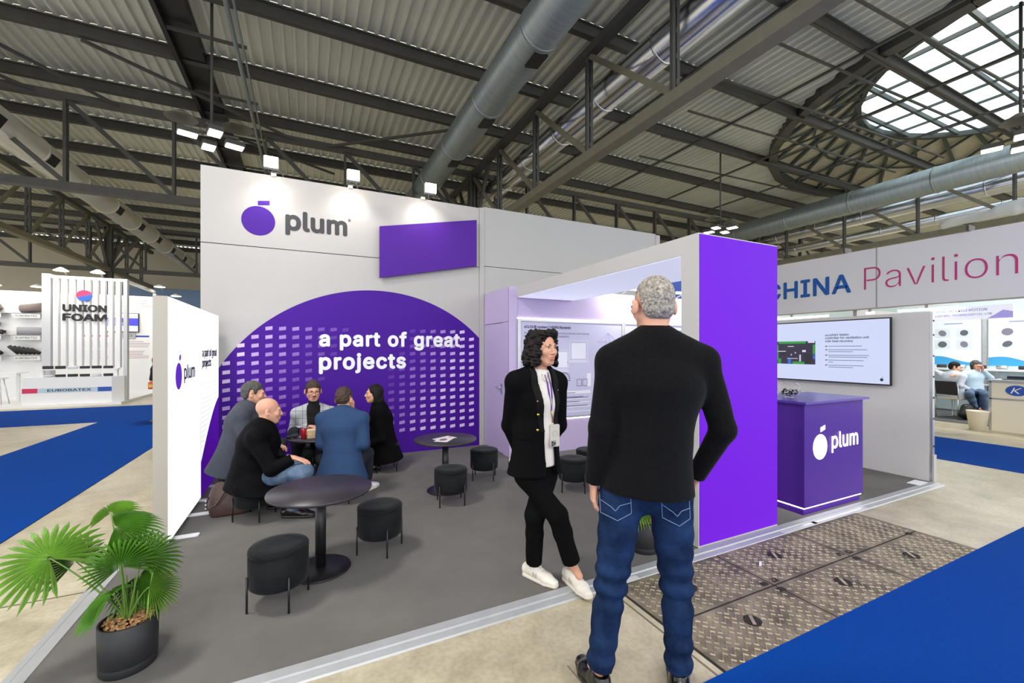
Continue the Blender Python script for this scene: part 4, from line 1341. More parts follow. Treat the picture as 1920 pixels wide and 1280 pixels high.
def head_skin(H, neck, h, female=False, jaw=1.0, neck_r=0.056, hairline=True):
    k = H.k
    c = H.P(0, 0, 0)
    F = Field(np.minimum(c - 0.15 * k, npv(neck) - 0.09), np.maximum(c + 0.15 * k, npv(neck) + 0.09), h)
    P = H.P
    F.ell(P(0, -.014, .036), [r * k for r in (.0745, .094, .084)], H.M, .01)
    F.ell(P(0, .030, -.030), [r * k for r in (.060, .066, .082)], H.M, .03 * k)
    F.ell(P(0, .060, -.094), [r * k for r in (.026 * jaw, .022, .018)], H.M, .03 * k)
    for sx in (-1, 1):
        F.cone(P(sx * .052, .0, -.045), P(sx * .022 * jaw, .058, -.093), .020 * k * jaw, .015 * k, .028 * k)
        F.ell(P(sx * .040, .068, -.024), [r * k for r in (.022, .018, .02)], H.M, .025 * k)
    F.cone(P(-.034, .0845, .020), P(.034, .0845, .020), .0115 * k, .0115 * k, .018 * k)
    for sx in (-1, 1):
        F.ell(P(sx * .031, .101, .004), [r * k for r in (.0155, .014, .0105)], H.M, .010 * k, 'sub')
    F.cone(P(0, .090, .014), P(0, .110, -.026), .0065 * k, .0095 * k, .010 * k)
    F.ell(P(0, .108, -.030), [r * k for r in (.0105, .0105, .009)], H.M, .008 * k)
    for sx in (-1, 1):
        F.ell(P(sx * .0115, .100, -.033), [r * k for r in (.0075, .009, .007)], H.M, .006 * k)
    F.ell(P(0, .088, -.062), [r * k for r in (.026, .013, .018)], H.M, .012 * k)
    F.cone(P(-.019, .092, -.0625), P(.019, .092, -.0625), .003 * k, .003 * k, .004, 'sub')
    for sx in (-1, 1):
        F.ell(P(sx * .090, -.014, -.004), [r * k for r in (.011, .021, .033)], H.M @ np.array([[math.cos(.55 * sx), math.sin(.55 * sx), 0], [-math.sin(.55 * sx), math.cos(.55 * sx), 0], [0, 0, 1]], np.float32), .006)
        F.ell(P(sx * .100, -.004, .002), [r * k for r in (.007, .009, .017)], H.M, .006, 'sub')
    F.cone(P(0, -.018, -.045), neck, neck_r * k, neck_r * k * 1.08, .03)
    return F.mesh()

def face_details(H, parent, brow, brow_w=0.0045, lips=True, open_=False):
    k = H.k
    for sx in (-1, 1):
        b = MB(); b.ball(H.P(sx * .031, .0772, .005), .0125 * k, 14, 10); e = b.build('eye', M_eye, parent)
        b = MB(); b.ball(H.P(sx * .031, .0842, .005), .0066 * k, 10, 8); b.build('iris', M_iris, e)
        b = MB(); pts = [H.P(sx * x, y, z) for x, y, z in ((.014, .0955, .0205), (.026, .0958, .0255), (.038, .090, .0245), (.049, .079, .019))]
        b.tube(pts, [brow_w * k * .8, brow_w * k, brow_w * k * .9, brow_w * k * .4], 6); b.build('eyebrow', brow, parent)
        b = MB(); pts = [H.P(sx * x, y, z) for x, y, z in ((.0185, .0885, .0095), (.026, .0925, .0135), (.036, .0905, .0130), (.0445, .082, .0075))]
        b.tube(pts, .0016 * k, 5); b.build('eyelid', brow, parent)
    if lips:
        F = Field(H.c - 0.13 * k, H.c + 0.13 * k, 0.0025)
        g = .004 if open_ else 0
        F.ecap(H.P(-.015, .0955, -.0590), H.P(.015, .0955, -.0590), (.0025, .003), (.0025, .003), H.D(0, 1, 0), .004)
        F.ecap(H.P(-.010, .0995, -.0575), H.P(.010, .0995, -.0575), (.0038, .0042), (.0038, .0042), H.D(0, 1, 0), .006)
        F.ecap(H.P(-.012, .0975, -.0685 - g), H.P(.012, .0975, -.0685 - g), (.0046, .0048), (.0046, .0048), H.D(0, 1, 0), .004)
        mesh_obj('lips', [F.mesh()], M_lip, parent)

def hand_mesh(w, d, n, side, curl=0.4, h=0.003, spread=0.10, thumb=0.5, sc=1.0, idx_up=0.0):
    """w wrist, d finger direction, n palm normal (inside of the hand), side = towards the thumb"""
    w = npv(w); d = unit(d); n = npv(n); n = unit(n - d * float(n @ d)); sd = npv(side); sd = unit(sd - d * float(sd @ d) - n * float(sd @ n))
    L = 0.2 * sc
    F = Field(w - L, w + L, h)
    P = lambda a, b, c: w + (d * a + sd * b + n * c) * sc
    F.ecap(P(-.05, 0, 0), P(.0, 0, 0), (.027 * sc, .020 * sc), (.027 * sc, .019 * sc), sd, .01)
    F.ecap(P(.0, 0, 0), P(.075, 0.002, .004), (.027 * sc, .017 * sc), (.038 * sc, .0135 * sc), sd, .015)
    F.cone(P(.018, .022, .006), P(.05, .034, .010), .016 * sc, .011 * sc, .015)
    for q, (off, ln) in enumerate(((.029, .072), (.010, .080), (-.010, .075), (-.028, .058))):
        c = curl * (1.0 if q else 1.0 - idx_up)
        p = P(.080 - .006 * (q == 3) - .002 * (q == 0), off, .004)
        a = 0.35 * c
        dr0 = unit(d + sd * spread * (off / .03))
        segs = (ln * .46, ln * .30, ln * .24)
        r0 = (.0092, .0082, .0074, .0064)
        for j in range(3):
            a += c * (0.55, 0.95, 0.7)[j]
            dv = unit(dr0 * math.cos(a) + n * math.sin(a))
            p2 = p + dv * segs[j] * sc
            F.cone(p, p2, r0[j] * sc * (.9 if q == 3 else 1), r0[j + 1] * sc * (.9 if q == 3 else 1), .004)
            p = p2
    p = P(.028, .030, .010)
    for j, (ln, ra, rb) in enumerate(((.035, .0115, .0098), (.030, .0095, .0075))):
        dv = unit(d * (.75 + .1 * j) + sd * (.75 - .75 * thumb) + n * (.15 + .75 * thumb))
        p2 = p + dv * ln * sc
        F.cone(p, p2, ra * sc, rb * sc, .006)
        p = p2
    return F.mesh()

def lerp(a, b, t): return npv(a) * (1 - t) + npv(b) * t

def bounds(pts, m):
    P = np.stack([npv(p) for p in pts])
    return P.min(0) - m, P.max(0) + m

def torso_field(F, J, g=0.0, k=0.05, fat=1.0, depth=1.0):
    L0, L1 = J['hL'] - J['hR'], J['sL'] - J['sR']
    sw = float(np.linalg.norm(L1)) / 2
    hip, ch, nk = J['hip'], J['chest'], J['neck']
    wa = lerp(hip, ch, .42) if 'waist' not in J else J['waist']
    up = lerp(wa, ch, .62)
    F.ecap(lerp(hip, wa, -.12), wa, (.160 * fat + g, .118 * fat * depth + g), (.142 * fat + g, .108 * fat * depth + g), L0, k)
    F.ecap(wa, up, (.142 * fat + g, .108 * fat * depth + g), (sw * .84 * fat + g, .112 * fat * depth + g), L0 + L1, k)
    F.ecap(up, ch, (sw * .84 * fat + g, .112 * fat * depth + g), (sw * .84 + g, .084 * depth + g), L1, k * 1.5)
    for s_ in ('sL', 'sR'):
        F.cone(lerp(nk, ch, .15), J[s_], .048 + g, .056 + g, k)

def arm_field(F, J, s_, g=0.0, k=0.03, cuff=None, to=1.0):
    a, e, w = J['s' + s_], J['e' + s_], J['w' + s_]
    F.cone(a, e, .056 + g, .044 + g, k)
    F.cone(e, lerp(e, w, to), .045 + g, (.029 + g) if cuff is None else cuff, k * .6)

def leg_field(F, J, s_, g=0.0, k=0.03, cuff=None, to=1.0, thigh=.082):
    a, kn, an = J['h' + s_], J['k' + s_], J['a' + s_]
    F.cone(a, kn, thigh + g, .058 + g, k)
    md = lerp(kn, an, .35)
    F.cone(kn, md, .056 + g, (.056 + g) if cuff is None else (.5 * (.056 + g) + .5 * cuff), k * .6)
    F.cone(md, lerp(kn, an, to), (.054 + g) if cuff is None else (.5 * (.056 + g) + .5 * cuff), (.036 + g) if cuff is None else cuff, k * .6)

def shoe_mesh(an, toe, h=0.004, L=0.27, w=0.046, ankle_h=0.085, ground=0.0, high=False):
    an = npv(an); t = unit((toe[0], toe[1], 0)); lat = npv((-t[1], t[0], 0))
    g = npv((an[0], an[1], ground))
    F = Field(g - 0.3, g + npv((0.3, 0.3, 0.2)), h)
    heel, ball, tip = g - t * (L * .24), g + t * (L * .42), g + t * (L * .66)
    F.ecap(heel + UPV * .045, g + t * .02 + UPV * .055, (w * .78, .045), (w * .85, .052), lat, .02)
    F.ecap(g + t * .02 + UPV * .050, ball + UPV * .034, (w * .85, .050), (w, .033), lat, .02)
    F.ecap(ball + UPV * .034, tip + UPV * .026, (w, .033), (w * .68, .022), lat, .02)
    F.cone(g + UPV * .06 - t * .015, g + UPV * (ankle_h + (.05 if high else 0)) - t * .02, w * .86, w * .84, .02)
    F.cone(g + UPV * (ankle_h + .03) - t * .018, g + UPV * .30 - t * .02, .033, .033, .004, 'sub')
    F.plane(g + UPV * 0.004, (0, 0, -1))
    up = F.mesh()
    S2 = Field(g - 0.3, g + npv((0.3, 0.3, 0.1)), h)
    S2.ecap(heel + UPV * .012, ball + UPV * .012, (w * .90, .026), (w * 1.08, .026), lat, .01)
    S2.ecap(ball + UPV * .012, tip + UPV * .012, (w * 1.08, .026), (w * .75, .024), lat, .01)
    S2.plane(g + UPV * (ground * 0 + .0015), (0, 0, -1)); S2.plane(g + UPV * .026, (0, 0, 1))
    return up, S2.mesh()

def front_cut(F, J, spans, f0=0.0, keep=False, extra=None):
    """cut an opening down the torso's front; spans = (height along the torso from the hip, centre, half width)"""
    hip, ch = J['hip'], J['chest']
    A = unit(ch - hip); lat = J['sL'] - J['sR']; lat = unit(lat - A * float(lat @ A)); fw = np.cross(lat, A)
    fw = -fw if float(fw @ J['bf']) < 0 else fw
    us = [s_[0] for s_ in spans]; cs = [s_[1] for s_ in spans]; ws = [s_[2] for s_ in spans]
    def fn(X, Y, Z, V):
        px, py, pz = X - hip[0], Y - hip[1], Z - hip[2]
        u = px * A[0] + py * A[1] + pz * A[2]
        l = px * lat[0] + py * lat[1] + pz * lat[2]
        f = px * fw[0] + py * fw[1] + pz * fw[2]
        c = np.interp(u, us, cs).astype(np.float32); w = np.interp(u, us, ws).astype(np.float32)
        d = np.maximum(np.maximum(np.abs(l - c) - w, f0 - f), np.maximum(us[0] - u, u - us[-1]))
        if extra is not None:                                  # lapels: a band beside the opening
            e = np.interp(u, us, [s_[3] for s_ in spans]).astype(np.float32)
            band = np.maximum(np.maximum(np.abs(l - c) - w - e, w - np.abs(l - c) + 0.001), np.maximum(f0 - f, np.maximum(us[0] - u, u - us[-1])))
            return np.maximum(np.maximum(V - extra, -(V + 0.004)), band)
        return np.maximum(V, -d)
    F.local(fn)

def hair_short(H, h, g=.012, front=.062, low=-.055, seed=1, top=.0, amp=.0022, freq=260, sides=1.0):
    k = H.k
    F = Field(H.c - .17 * k, H.c + .17 * k, h)
    F.ell(H.P(0, -.014, .036), ((.0745 + g * sides) * k, (.094 + g) * k, (.084 + g + top) * k), H.M, 0)
    F.ell(H.P(0, -.045, -.02), ((.064 + g * .7) * k, (.055 + g * .7) * k, .055 * k), H.M, .02)
    for sx in (-1, 1):
        F.cone(H.P(sx * .070, .012, .01), H.P(sx * .069, .014, -.022), .007 * k, .005 * k, .01)
    c, M = H.c, H.M
    def fn(X, Y, Z, V):
        p = [X - c[0], Y - c[1], Z - c[2]]
        x, y, z = [(p[0] * M[0, i] + p[1] * M[1, i] + p[2] * M[2, i]) / k for i in range(3)]
        ax = np.abs(x)
        line = np.where(y > .0, -.022 + np.clip((y - .022) / .03, 0, 1) * (front + .022), low + np.clip((y + .06) / .05, 0, 1) * (-.028 - low))
        line = line + np.where((y > .05), ax * -.25, 0) + .078 * np.exp(-((y + .014) / .024) ** 4) * (ax > .05)
        V = V + np.clip((line + .04 - z) / .04, 0, 1) * g * k * .85
        return np.maximum(V, (line - z) * k * .7)
    F.noise(amp * k, freq, seed, 6)
    F.local(fn)
    return F.mesh()

def glasses(H, parent, m, style='rim'):
    k = H.k
    o = D.objects.new('spectacles', None); COL.objects.link(o); o.parent = parent
    for sx in (-1, 1):
        b = MB(); b.tube([H.P(sx * .033 + .0225 * math.cos(a), .1035 - .10 * abs(sx * .033 + .0225 * math.cos(a)) ** 1.5, -.001 + .018 * math.sin(a)) for a in np.linspace(0, 2 * PI, 20)], .0015 * k, 6); b.build('rim', m, o)
        b = MB(); b.tube([H.P(sx * .056, .099, .004), H.P(sx * .076, .06, .008), H.P(sx * .082, -.01, .010), H.P(sx * .080, -.03, -.004)], .0018 * k, 6); b.build('temple', m, o)
    b = MB(); b.tube([H.P(-.0105, .1025, .003), H.P(0, .108, .006), H.P(.0105, .1025, .003)], .0014 * k, 6); b.build('bridge', m, o)
    return o

def person(label, J, H, skin_parts, h=0.007, female=False, legs=True, skin=M_skin, ground_at=None, neck_r=.056, jaw=1.0, fat=1.0):
    """the continuous body: torso, limbs, neck, head, hands in one mesh"""
    pts = [J[k_] for k_ in ('hip', 'chest', 'neck', 'sL', 'sR', 'eL', 'eR', 'wL', 'wR', 'hL', 'hR', 'kL', 'kR', 'aL', 'aR')]
    lo, hi = bounds(pts, .2)
    F = Field(lo, hi, 0.010)
    torso_field(F, J, -.012, .05, fat, fat)
    for s_ in 'LR':
        arm_field(F, J, s_, -.012)
        leg_field(F, J, s_, -.014)
        F.cone(J['a' + s_], J['a' + s_] + npv((J['t' + s_][0], J['t' + s_][1], 0)) * .08 - UPV * .04, .03, .024, .02)
    F.cone(lerp(J['chest'], J['neck'], .4), lerp(J['neck'], H.c, .45), .055, .05, .03)
    parts = [F.mesh(), head_skin(H, lerp(J['neck'], J['chest'], .25), h if h < .0045 else .0045, female, jaw, neck_r)] + skin_parts
    o = mesh_obj('person', parts, skin)
    base = npv(ground_at) if ground_at is not None else lerp(J['aL'], J['aR'], .5)
    off = Vector((float(base[0]), float(base[1]), 0))
    o.data.transform(Matrix.Translation(-off)); o.location = off
    tag(o, label, 'person')
    return o

def cloth(name, J, m, parent, fn, h=0.008, margin=.25, noise=(.004, 26, 3), keys=('hip', 'chest', 'neck', 'sL', 'sR', 'eL', 'eR', 'wL', 'wR', 'hL', 'hR')):
    lo, hi = bounds([J[k_] for k_ in keys], margin)
    F = Field(lo, hi, h)
    fn(F)
    F.local(lambda X, Y, Z, V: V)
    return F

def trousers(J, m, parent, h, g=.014, cuff=None, to=.93, seed=3, namp=.0035, nfreq=38, fat=1.0, waist=True, folds=None, thigh=.082):
    lo, hi = bounds([J[k_] for k_ in ('hip', 'hL', 'hR', 'kL', 'kR', 'aL', 'aR')], .24)
    F = Field(lo, hi, h)
    L0 = J['hL'] - J['hR']
    wa = lerp(J['hip'], J['chest'], .30)
    F.ecap(lerp(J['hip'], wa, -.1), wa, (.158 * fat + g, .118 * fat + g), (.145 * fat + g, .108 * fat + g), L0, .04)
    for s_ in 'LR':
        leg_field(F, J, s_, g, .035, cuff, 1.0, thigh)
    F.noise(namp, nfreq, seed, 6)
    if folds:
        for (p, ax, amp, fr, wid) in folds:
            p = npv(p); ax = unit(ax)
            def fn(X, Y, Z, V, p=p, ax=ax, amp=amp, fr=fr, wid=wid):
                r2 = (X - p[0]) ** 2 + (Y - p[1]) ** 2 + (Z - p[2]) ** 2
                u = (X - p[0]) * ax[0] + (Y - p[1]) * ax[1] + (Z - p[2]) * ax[2]
                return V + amp * np.sin(u * fr + 9 * (X - p[0]) + 6 * (Y - p[1])) * np.exp(-r2 / (wid * wid))
            F.local(fn)
    for s_ in 'LR':                                              # hems
        an, kn = J['a' + s_], J['k' + s_]
        q = lerp(kn, an, to); n = unit(an - kn)
        other = J['a' + ('R' if s_ == 'L' else 'L')]
        def fn(X, Y, Z, V, q=q, n=n, an=an, other=other):
            d = (X - q[0]) * n[0] + (Y - q[1]) * n[1] + (Z - q[2]) * n[2]
            near = ((X - an[0]) ** 2 + (Y - an[1]) ** 2 + (Z - an[2]) ** 2) < .16 ** 2
            mine = ((X - an[0]) ** 2 + (Y - an[1]) ** 2 + (Z - an[2]) ** 2) <= ((X - other[0]) ** 2 + (Y - other[1]) ** 2 + (Z - other[2]) ** 2)
            return np.where(near & mine, np.maximum(V, d), V)
        F.local(fn)
    return mesh_obj('trousers', [F.mesh()], m, parent)

def jacket_field(J, h, g=.022, hem=0.0, flare=.03, cuff=.040, to=.93, fat=1.0, depth=1.0, seed=5, namp=.004, nfreq=24, skirt=None, arms='LR', k=.045):
    keys = ['hip', 'chest', 'neck', 'sL', 'sR', 'eL', 'eR', 'wL', 'wR', 'hL', 'hR']
    lo, hi = bounds([J[k_] for k_ in keys], .26)
    F = Field(lo, hi, h)
    torso_field(F, J, g, k, fat, depth)
    L0 = J['hL'] - J['hR']
    A = unit(J['chest'] - J['hip'])
    end = skirt if skirt is not None else J['hip'] - A * (.10 + hem)
    F.ecap(lerp(J['hip'], J['chest'], .25), end, (.150 * fat + g, .115 * fat * depth + g), (.165 * fat + g + flare, .125 * fat * depth + g + flare), L0, .04)
    for s_ in arms:
        arm_field(F, J, s_, g * .75, .03, cuff, 1.0)
    F.noise(namp, nfreq, seed, 6)
    F.plane(end - A * .0, -A)
    for s_ in arms:
        e, w = J['e' + s_], J['w' + s_]
        q = lerp(e, w, to); n = unit(w - e)
        def fn(X, Y, Z, V, q=q, n=n, w=w):
            d = (X - q[0]) * n[0] + (Y - q[1]) * n[1] + (Z - q[2]) * n[2]
            near = ((X - w[0]) ** 2 + (Y - w[1]) ** 2 + (Z - w[2]) ** 2) < .085 ** 2
            return np.where(near, np.maximum(V, d), V)
        F.local(fn)
    return F

def collar_ring(J, H, r, z0, z1, m, parent, name='collar', tilt=None, h=.005, open_f=None):
    """stand-up collar: a short tube round the neck"""
    a = lerp(J['neck'], H.c, z0); b = lerp(J['neck'], H.c, z1)
    F = Field(a - .12, b + .12, h)
    F.cone(a, b, r, r * .93, .004)
    A = unit(b - a)
    F.plane(b, A); F.plane(a, -A)
    F.cone(a - A * .02, b + A * .03, r - .010, r * .93 - .010, 0, 'sub')
    if open_f is not None:
        F.cone(a + npv(open_f) * r, b + npv(open_f) * r * 1.1, .012, .035, 0, 'sub')
    return mesh_obj(name, [F.mesh()], m, parent)

from mathutils.bvhtree import BVHTree
def caster(objs):
    """nearest surface of some finished garments along a line of sight, to pin small trimmings on the cloth"""
    trees = []
    for ob in objs:
        off = parent_loc(ob)
        trees.append(BVHTree.FromPolygons([v.co + off for v in ob.data.vertices], [tuple(p.vertices) for p in ob.data.polygons]))
    def hit(u, v, lift=.003, fallback=2.8):
        p = Vector((0, 0, CAM_H)); d = (ray_pt(u, v, 1.0) - p).normalized()
        best = None
        for t in trees:
            r = t.ray_cast(p, d)
            if r[0] is not None and (best is None or r[3] < best[3]): best = r
        return npv(best[0] - d * lift) if best is not None else rp(u, v, fallback)
    return hit

# fabrics
M_knit = mat('black_knit', S(19, 19, 20), 0.95, 0, 0.2, 60, bump=0.3, bscale=260, sheen=0.06, spec=0.08)
M_jeans = mat('dark_blue_denim', S(16, 29, 55), 0.85, 0, 0.30, 7.0, bump=0.5, bscale=40, spec=0.1, col2=S(33, 56, 92))
M_suit_black = mat('black_suit_cloth', S(14, 14, 15), 0.9, 0, 0.15, 40, bump=0.2, bscale=120, spec=0.06)
M_tee = mat('cream_cotton', S(228, 222, 212), 0.85, 0, 0.03, 12, bump=0.25, bscale=16)
M_sneaker = mat('white_sneaker_leather', S(226, 220, 208), 0.5, 0, 0.05, 30)
M_sole = mat('off_white_rubber', S(216, 208, 192), 0.7)
M_hair_dark = mat('dark_brown_hair', S(24, 17, 15), 0.6, 0, 0.45, 70, bump=0.8, bscale=90, stretch=(1, 1, 0.25), spec=0.25)
M_hair_grey = mat('silver_grey_hair', S(112, 104, 92), 0.7, 0, 0.3, 75, bump=0.9, bscale=110, col2=S(198, 190, 176))
M_shoe_black = mat('black_polished_leather', S(20, 18, 18), 0.22)

# ---------------------------------------------------------------- grey-haired man seen from behind
DM = 1.93
J = dict(hip=rp(1212, 898, DM), chest=rp(1228, 672, DM), neck=rp(1226, 628, DM - .01), bf=face_dir(-.1, 1),
         sL=rp(1146, 676, DM), sR=rp(1318, 678, DM + .01), eL=rp(1126, 800, DM - .03), wL=rp(1113, 905, DM + .02),
         eR=rp(1357, 806, DM - .02), wR=rp(1304, 893, DM + .11), hL=rp(1166, 928, DM), hR=rp(1256, 930, DM),
         kL=rp(1146, 1092, DM + .02), kR=rp(1268, 1092, DM + .03), aL=rp(1124, 1254, DM + .02), aR=rp(1273, 1258, DM + .03),
         tL=face_dir(-.25, 1), tR=face_dir(.35, 1))
H = Head(rp(1225, 575, DM + .01), face_dir(-.10, 1, -.02), 1.06)
skn = [hand_mesh(J['wL'], rp(1109, 960, DM + .03) - J['wL'], RGT, FWD, .45, .003, .05, .6),
       hand_mesh(J['wR'], rp(1290, 935, DM + .17) - J['wR'], -RGT, FWD, .5, .003, .05, .6)]
man = person('grey-haired man in black sweater and jeans standing with his back to the camera', J, H, skn, .004)
mesh_obj('hair', [hair_short(H, .0035, .007, .060, -.058, 2, .004, .0016, 330, .6)], M_hair_grey, man)
glasses(H, man, M_black)
F = jacket_field(J, .007, .016, .0, .012, .043, .98, 1.10, 1.0, 11, .005, 15, skirt=rp(1212, 918, DM), k=.07)
mesh_obj('sweater', [F.mesh()], M_knit, man)
collar_ring(J, H, .074, -.10, .24, M_knit, man, 'collar')
fo = [(J['kL'], UPV, .009, 75, .14), (J['kR'], UPV, .009, 70, .14), (J['aL'] + UPV * .07, UPV, .007, 80, .09), (J['aR'] + UPV * .07, UPV, .008, 75, .1), (lerp(J['hL'], J['kL'], .35), UPV, .005, 60, .1), (lerp(J['hR'], J['kR'], .35), UPV, .005, 60, .1)]
tr = trousers(J, M_jeans, man, .006, .013, .060, .97, 4, .003, 30, 1.03, True, fo, .088)
def dense(q, n=7):
    return [tuple(np.array(q[i]) * (1 - t) + np.array(q[i + 1]) * t) for i in range(len(q) - 1) for t in np.linspace(0, 1, n, endpoint=False)] + [q[-1]]
M_stitch = mat('pale_denim_stitching', S(120, 142, 176), 0.8)
for s_, (u0, v0, du) in (('L', (1124, 918, 60)), ('R', (1240, 928, 54))):
    oj = caster([tr])
    q = [(0, 4), (2, 42), (34, 58), (du, 44), (du - 2, 2)]
    b = MB(); b.tube([oj(u0 + a, v0 + c, .003, DM - .15) for a, c in dense(q)], .0016, 5); b.build('pocket_seam', M_stitch, tr)
    b = MB(); b.tube([oj(u0 + a, v0 + c, .003, DM - .15) for a, c in dense([(2, 18), (22, 32), (30, 40), (38, 30), (du, 24)])], .0016, 5); b.build('pocket_seam', M_stitch, tr)
for s_ in 'LR':
    up, so = shoe_mesh(J['a' + s_], J['t' + s_], .004, .30, .05, .09, FZ + .002)
    sh = mesh_obj('shoe', [up], M_shoe_black, man); mesh_obj('sole', [so], M_shoe_black, sh)

# ---------------------------------------------------------------- woman with curly hair and black blazer
DW = 2.90
J = dict(hip=rp(1004, 886, DW), chest=rp(1006, 716, DW), neck=rp(1010, 697, DW), bf=face_dir(.5, -.86),
         sR=rp(968, 716, DW - .08), sL=rp(1043, 716, DW + .07), eR=rp(957, 796, DW + .03), wR=rp(982, 866, DW + .13), eL=rp(1047, 795, DW + .14), wL=rp(1002, 862, DW + .19),
         hR=rp(985, 890, DW - .05), hL=rp(1025, 890, DW + .03), kR=rp(1045, 965, DW - .13), aR=rp(1073, 1058, DW - .06),
         kL=rp(1003, 965, DW - .06), aL=rp(1001, 1060, DW + .02), tR=face_dir(.45, -.9), tL=face_dir(.75, -.65))
J['waist'] = rp(1004, 806, DW)
H = Head(rp(1018, 653, DW - .02), face_dir(.62, -.78, -.02), 0.99)
skn = [hand_mesh(J['wR'], rp(970, 884, DW + .16) - J['wR'], FWD, UPV, .7, .003), hand_mesh(J['wL'], rp(975, 868, DW + .17) - J['wL'], FWD, UPV, .8, .003)]
wom = person('woman with dark curly bob in open black blazer standing and facing the grey-haired man', J, H, skn, .0035, True, neck_r=.046, jaw=.9, fat=.78)
face_details(H, wom, M_hair_dark, .0035, True, True)
hf = Field(H.c - .24, H.c + .24, .0035)
rg = random.Random(11)
for k in range(420):
    a = rg.uniform(0, 2 * PI); z = rg.uniform(-.112, .112)
    rr = 1.0 if z < .03 else math.sqrt(max(.05, 1 - ((z - .03) / .105) ** 2))
    x, y = (.092 + .022 * (z < -.02)) * rr * math.cos(a), -.022 + .100 * rr * math.sin(a)
    if y > .035 - .25 * max(0, abs(x) - .055) and z < .088 and not (abs(x) > .074 and y < .055):
        continue
    r0 = rg.uniform(.009, .019)
    hf.ell(H.P(x * rg.uniform(.96, 1.1), y * rg.uniform(.97, 1.08), z), (r0 * 1.1, r0, r0 * 1.2), H.M, .006)
hf.ell(H.P(0, -.020, .040), (.084, .098, .090), H.M, .02)
hf.ell(H.P(0, -.05, -.05), (.088, .06, .065), H.M, .02)
for sx in (-1, 1): hf.ell(H.P(sx * .086, -.012, -.01), (.022, .035, .055), H.M, .015)
for (x, y, z) in ((-.05, .066, .100), (.02, .074, .106), (-.02, .074, .108), (.055, .055, .098), (-.078, .04, .05), (.080, .042, .045), (-.085, .03, 0), (.086, .032, -.01), (.09, .03, -.06), (-.09, .025, -.06)):
    hf.ell(H.P(x, y, z), (.022, .018, .026), H.M, .015)
def cutface(X, Y, Z, V):
    c, M = H.c, H.M; p = [X - c[0], Y - c[1], Z - c[2]]
    x, y, z = [(p[0] * M[0, i] + p[1] * M[1, i] + p[2] * M[2, i]) for i in range(3)]
    q = np.sqrt((x / .066) ** 2 + ((y - .12) / .098) ** 2 + ((z + .020) / .118) ** 2)
    return np.maximum(V, (1 - q) * .06)
hf.noise(.006, 210, 5, 8)
hf.local(cutface)
mesh_obj('hair', [hf.mesh()], M_hair_dark, wom)
# cream tee
F = Field(*bounds([J[k_] for k_ in ('hip', 'neck', 'sL', 'sR')], .2), .007)
torso_field(F, J, .004, .05, 1.0, 1.0); F.noise(.002, 30, 2)
F.plane(J['hip'] + UPV * .06, (0, 0, -1)); F.plane(lerp(J['neck'], H.c, .18), unit(H.c - J['neck']))
tee = mesh_obj('tee_shirt', [F.mesh()], M_tee, wom)
F = jacket_field(J, .006, .020, .0, .022, .046, .97, .95, .98, 21, .0035, 24, skirt=rp(1003, 884, DW))
spans = [(-.12, .042, .046, 0), (.05, .042, .046, .0), (.30, .036, .048, .034), (.46, .026, .050, .050), (.62, .010, .056, .052), (.76, 0, .055, .03)]
FL = Field.__new__(Field); FL.__dict__.update({k_: (v_.copy() if isinstance(v_, np.ndarray) else v_) for k_, v_ in F.__dict__.items()})
front_cut(F, J, spans, .02)
jk = mesh_obj('blazer', [F.mesh()], M_suit_black, wom)
front_cut(FL, J, spans[2:], .02, extra=.006)
mesh_obj('lapel', [FL.mesh()], mat('black_satin_lapel', S(12, 12, 13), 0.65, spec=0.15), jk)
M_gold = mat('gold_button_metal', S(214, 176, 92), 0.25, 1.0)
on_jacket = caster([jk, tee])
for (u, v) in ((1009, 777), (1008, 806), (1008, 752)):
    b = MB(); b.ball(on_jacket(u, v), .0105 if v > 760 else .006, 12, 8); b.build('button', M_gold, jk)
b = MB(); b.ball(on_jacket(1045, 731), (.008, .006, .008), 10, 8); b.build('lapel_pin', M_white, jk)
b = MB(); b.tube([on_jacket(972, 822), on_jacket(984, 824), on_jacket(993, 822)], .005, 6); b.build('pocket_flap', M_suit_black, jk)
M_lan = mat('purple_lanyard', S(92, 44, 150), 0.7)
lan_ = thing('lanyard', 'purple lanyard with phone in a clear case worn by the curly-haired woman', 'lanyard', tuple(float(q) for q in rp(1036, 800, DW - .2)))
b = MB()
dep = DW - .175
for pts in ([(1022, 702, DW - .09), (1026, 715, DW - .13), (1030, 740, DW - .165), (1034, 770, DW - .185)], [(1027, 698, DW - .06), (1033, 722, DW - .15), (1035, 745, DW - .175), (1034, 770, DW - .185)]):
    P4 = [on_jacket(p[0], p[1], .006) for p in pts]
    for i in range(3):
        b.bar(P4[i], P4[i + 1], .010, .003)
b.build('strap', M_lan, lan_)
b = MB(); b.tube([on_jacket(1034, 770, .008), on_jacket(1036, 782, .008), on_jacket(1037, 792, .012)], .004, 6); b.build('clip', M_gold, lan_)
nrm = face_dir(.45, -.9); lt = np.cross(UPV, nrm)
cph = on_jacket(1040, 816, .03)
b = MB()
M4 = Matrix(((lt[0], 0, nrm[0], cph[0]), (lt[1], 0, nrm[1], cph[1]), (lt[2], 1, nrm[2], cph[2]), (0, 0, 0, 1)))
def rrect(w, h_, r):
    return [(sx * (w - r) + r * math.cos(a), sy * (h_ - r) + r * math.sin(a)) for (sx, sy, a0) in ((1, 1, 0), (-1, 1, 90), (-1, -1, 180), (1, -1, 270)) for a in [math.radians(a0 + t) for t in (0, 30, 60, 90)]]
b.prism(rrect(.036, .074, .010), -.004, .004, M4); ph = b.build('phone', mat('pale_gold_phone', S(206, 200, 186), 0.35), lan_)
b = MB(); b.prism([(x - .012, y - .052) for x, y in rrect(.019, .019, .006)], .004, .006, M4); b.build('camera_block', mat('grey_camera_block', S(150, 146, 138), 0.3), ph)
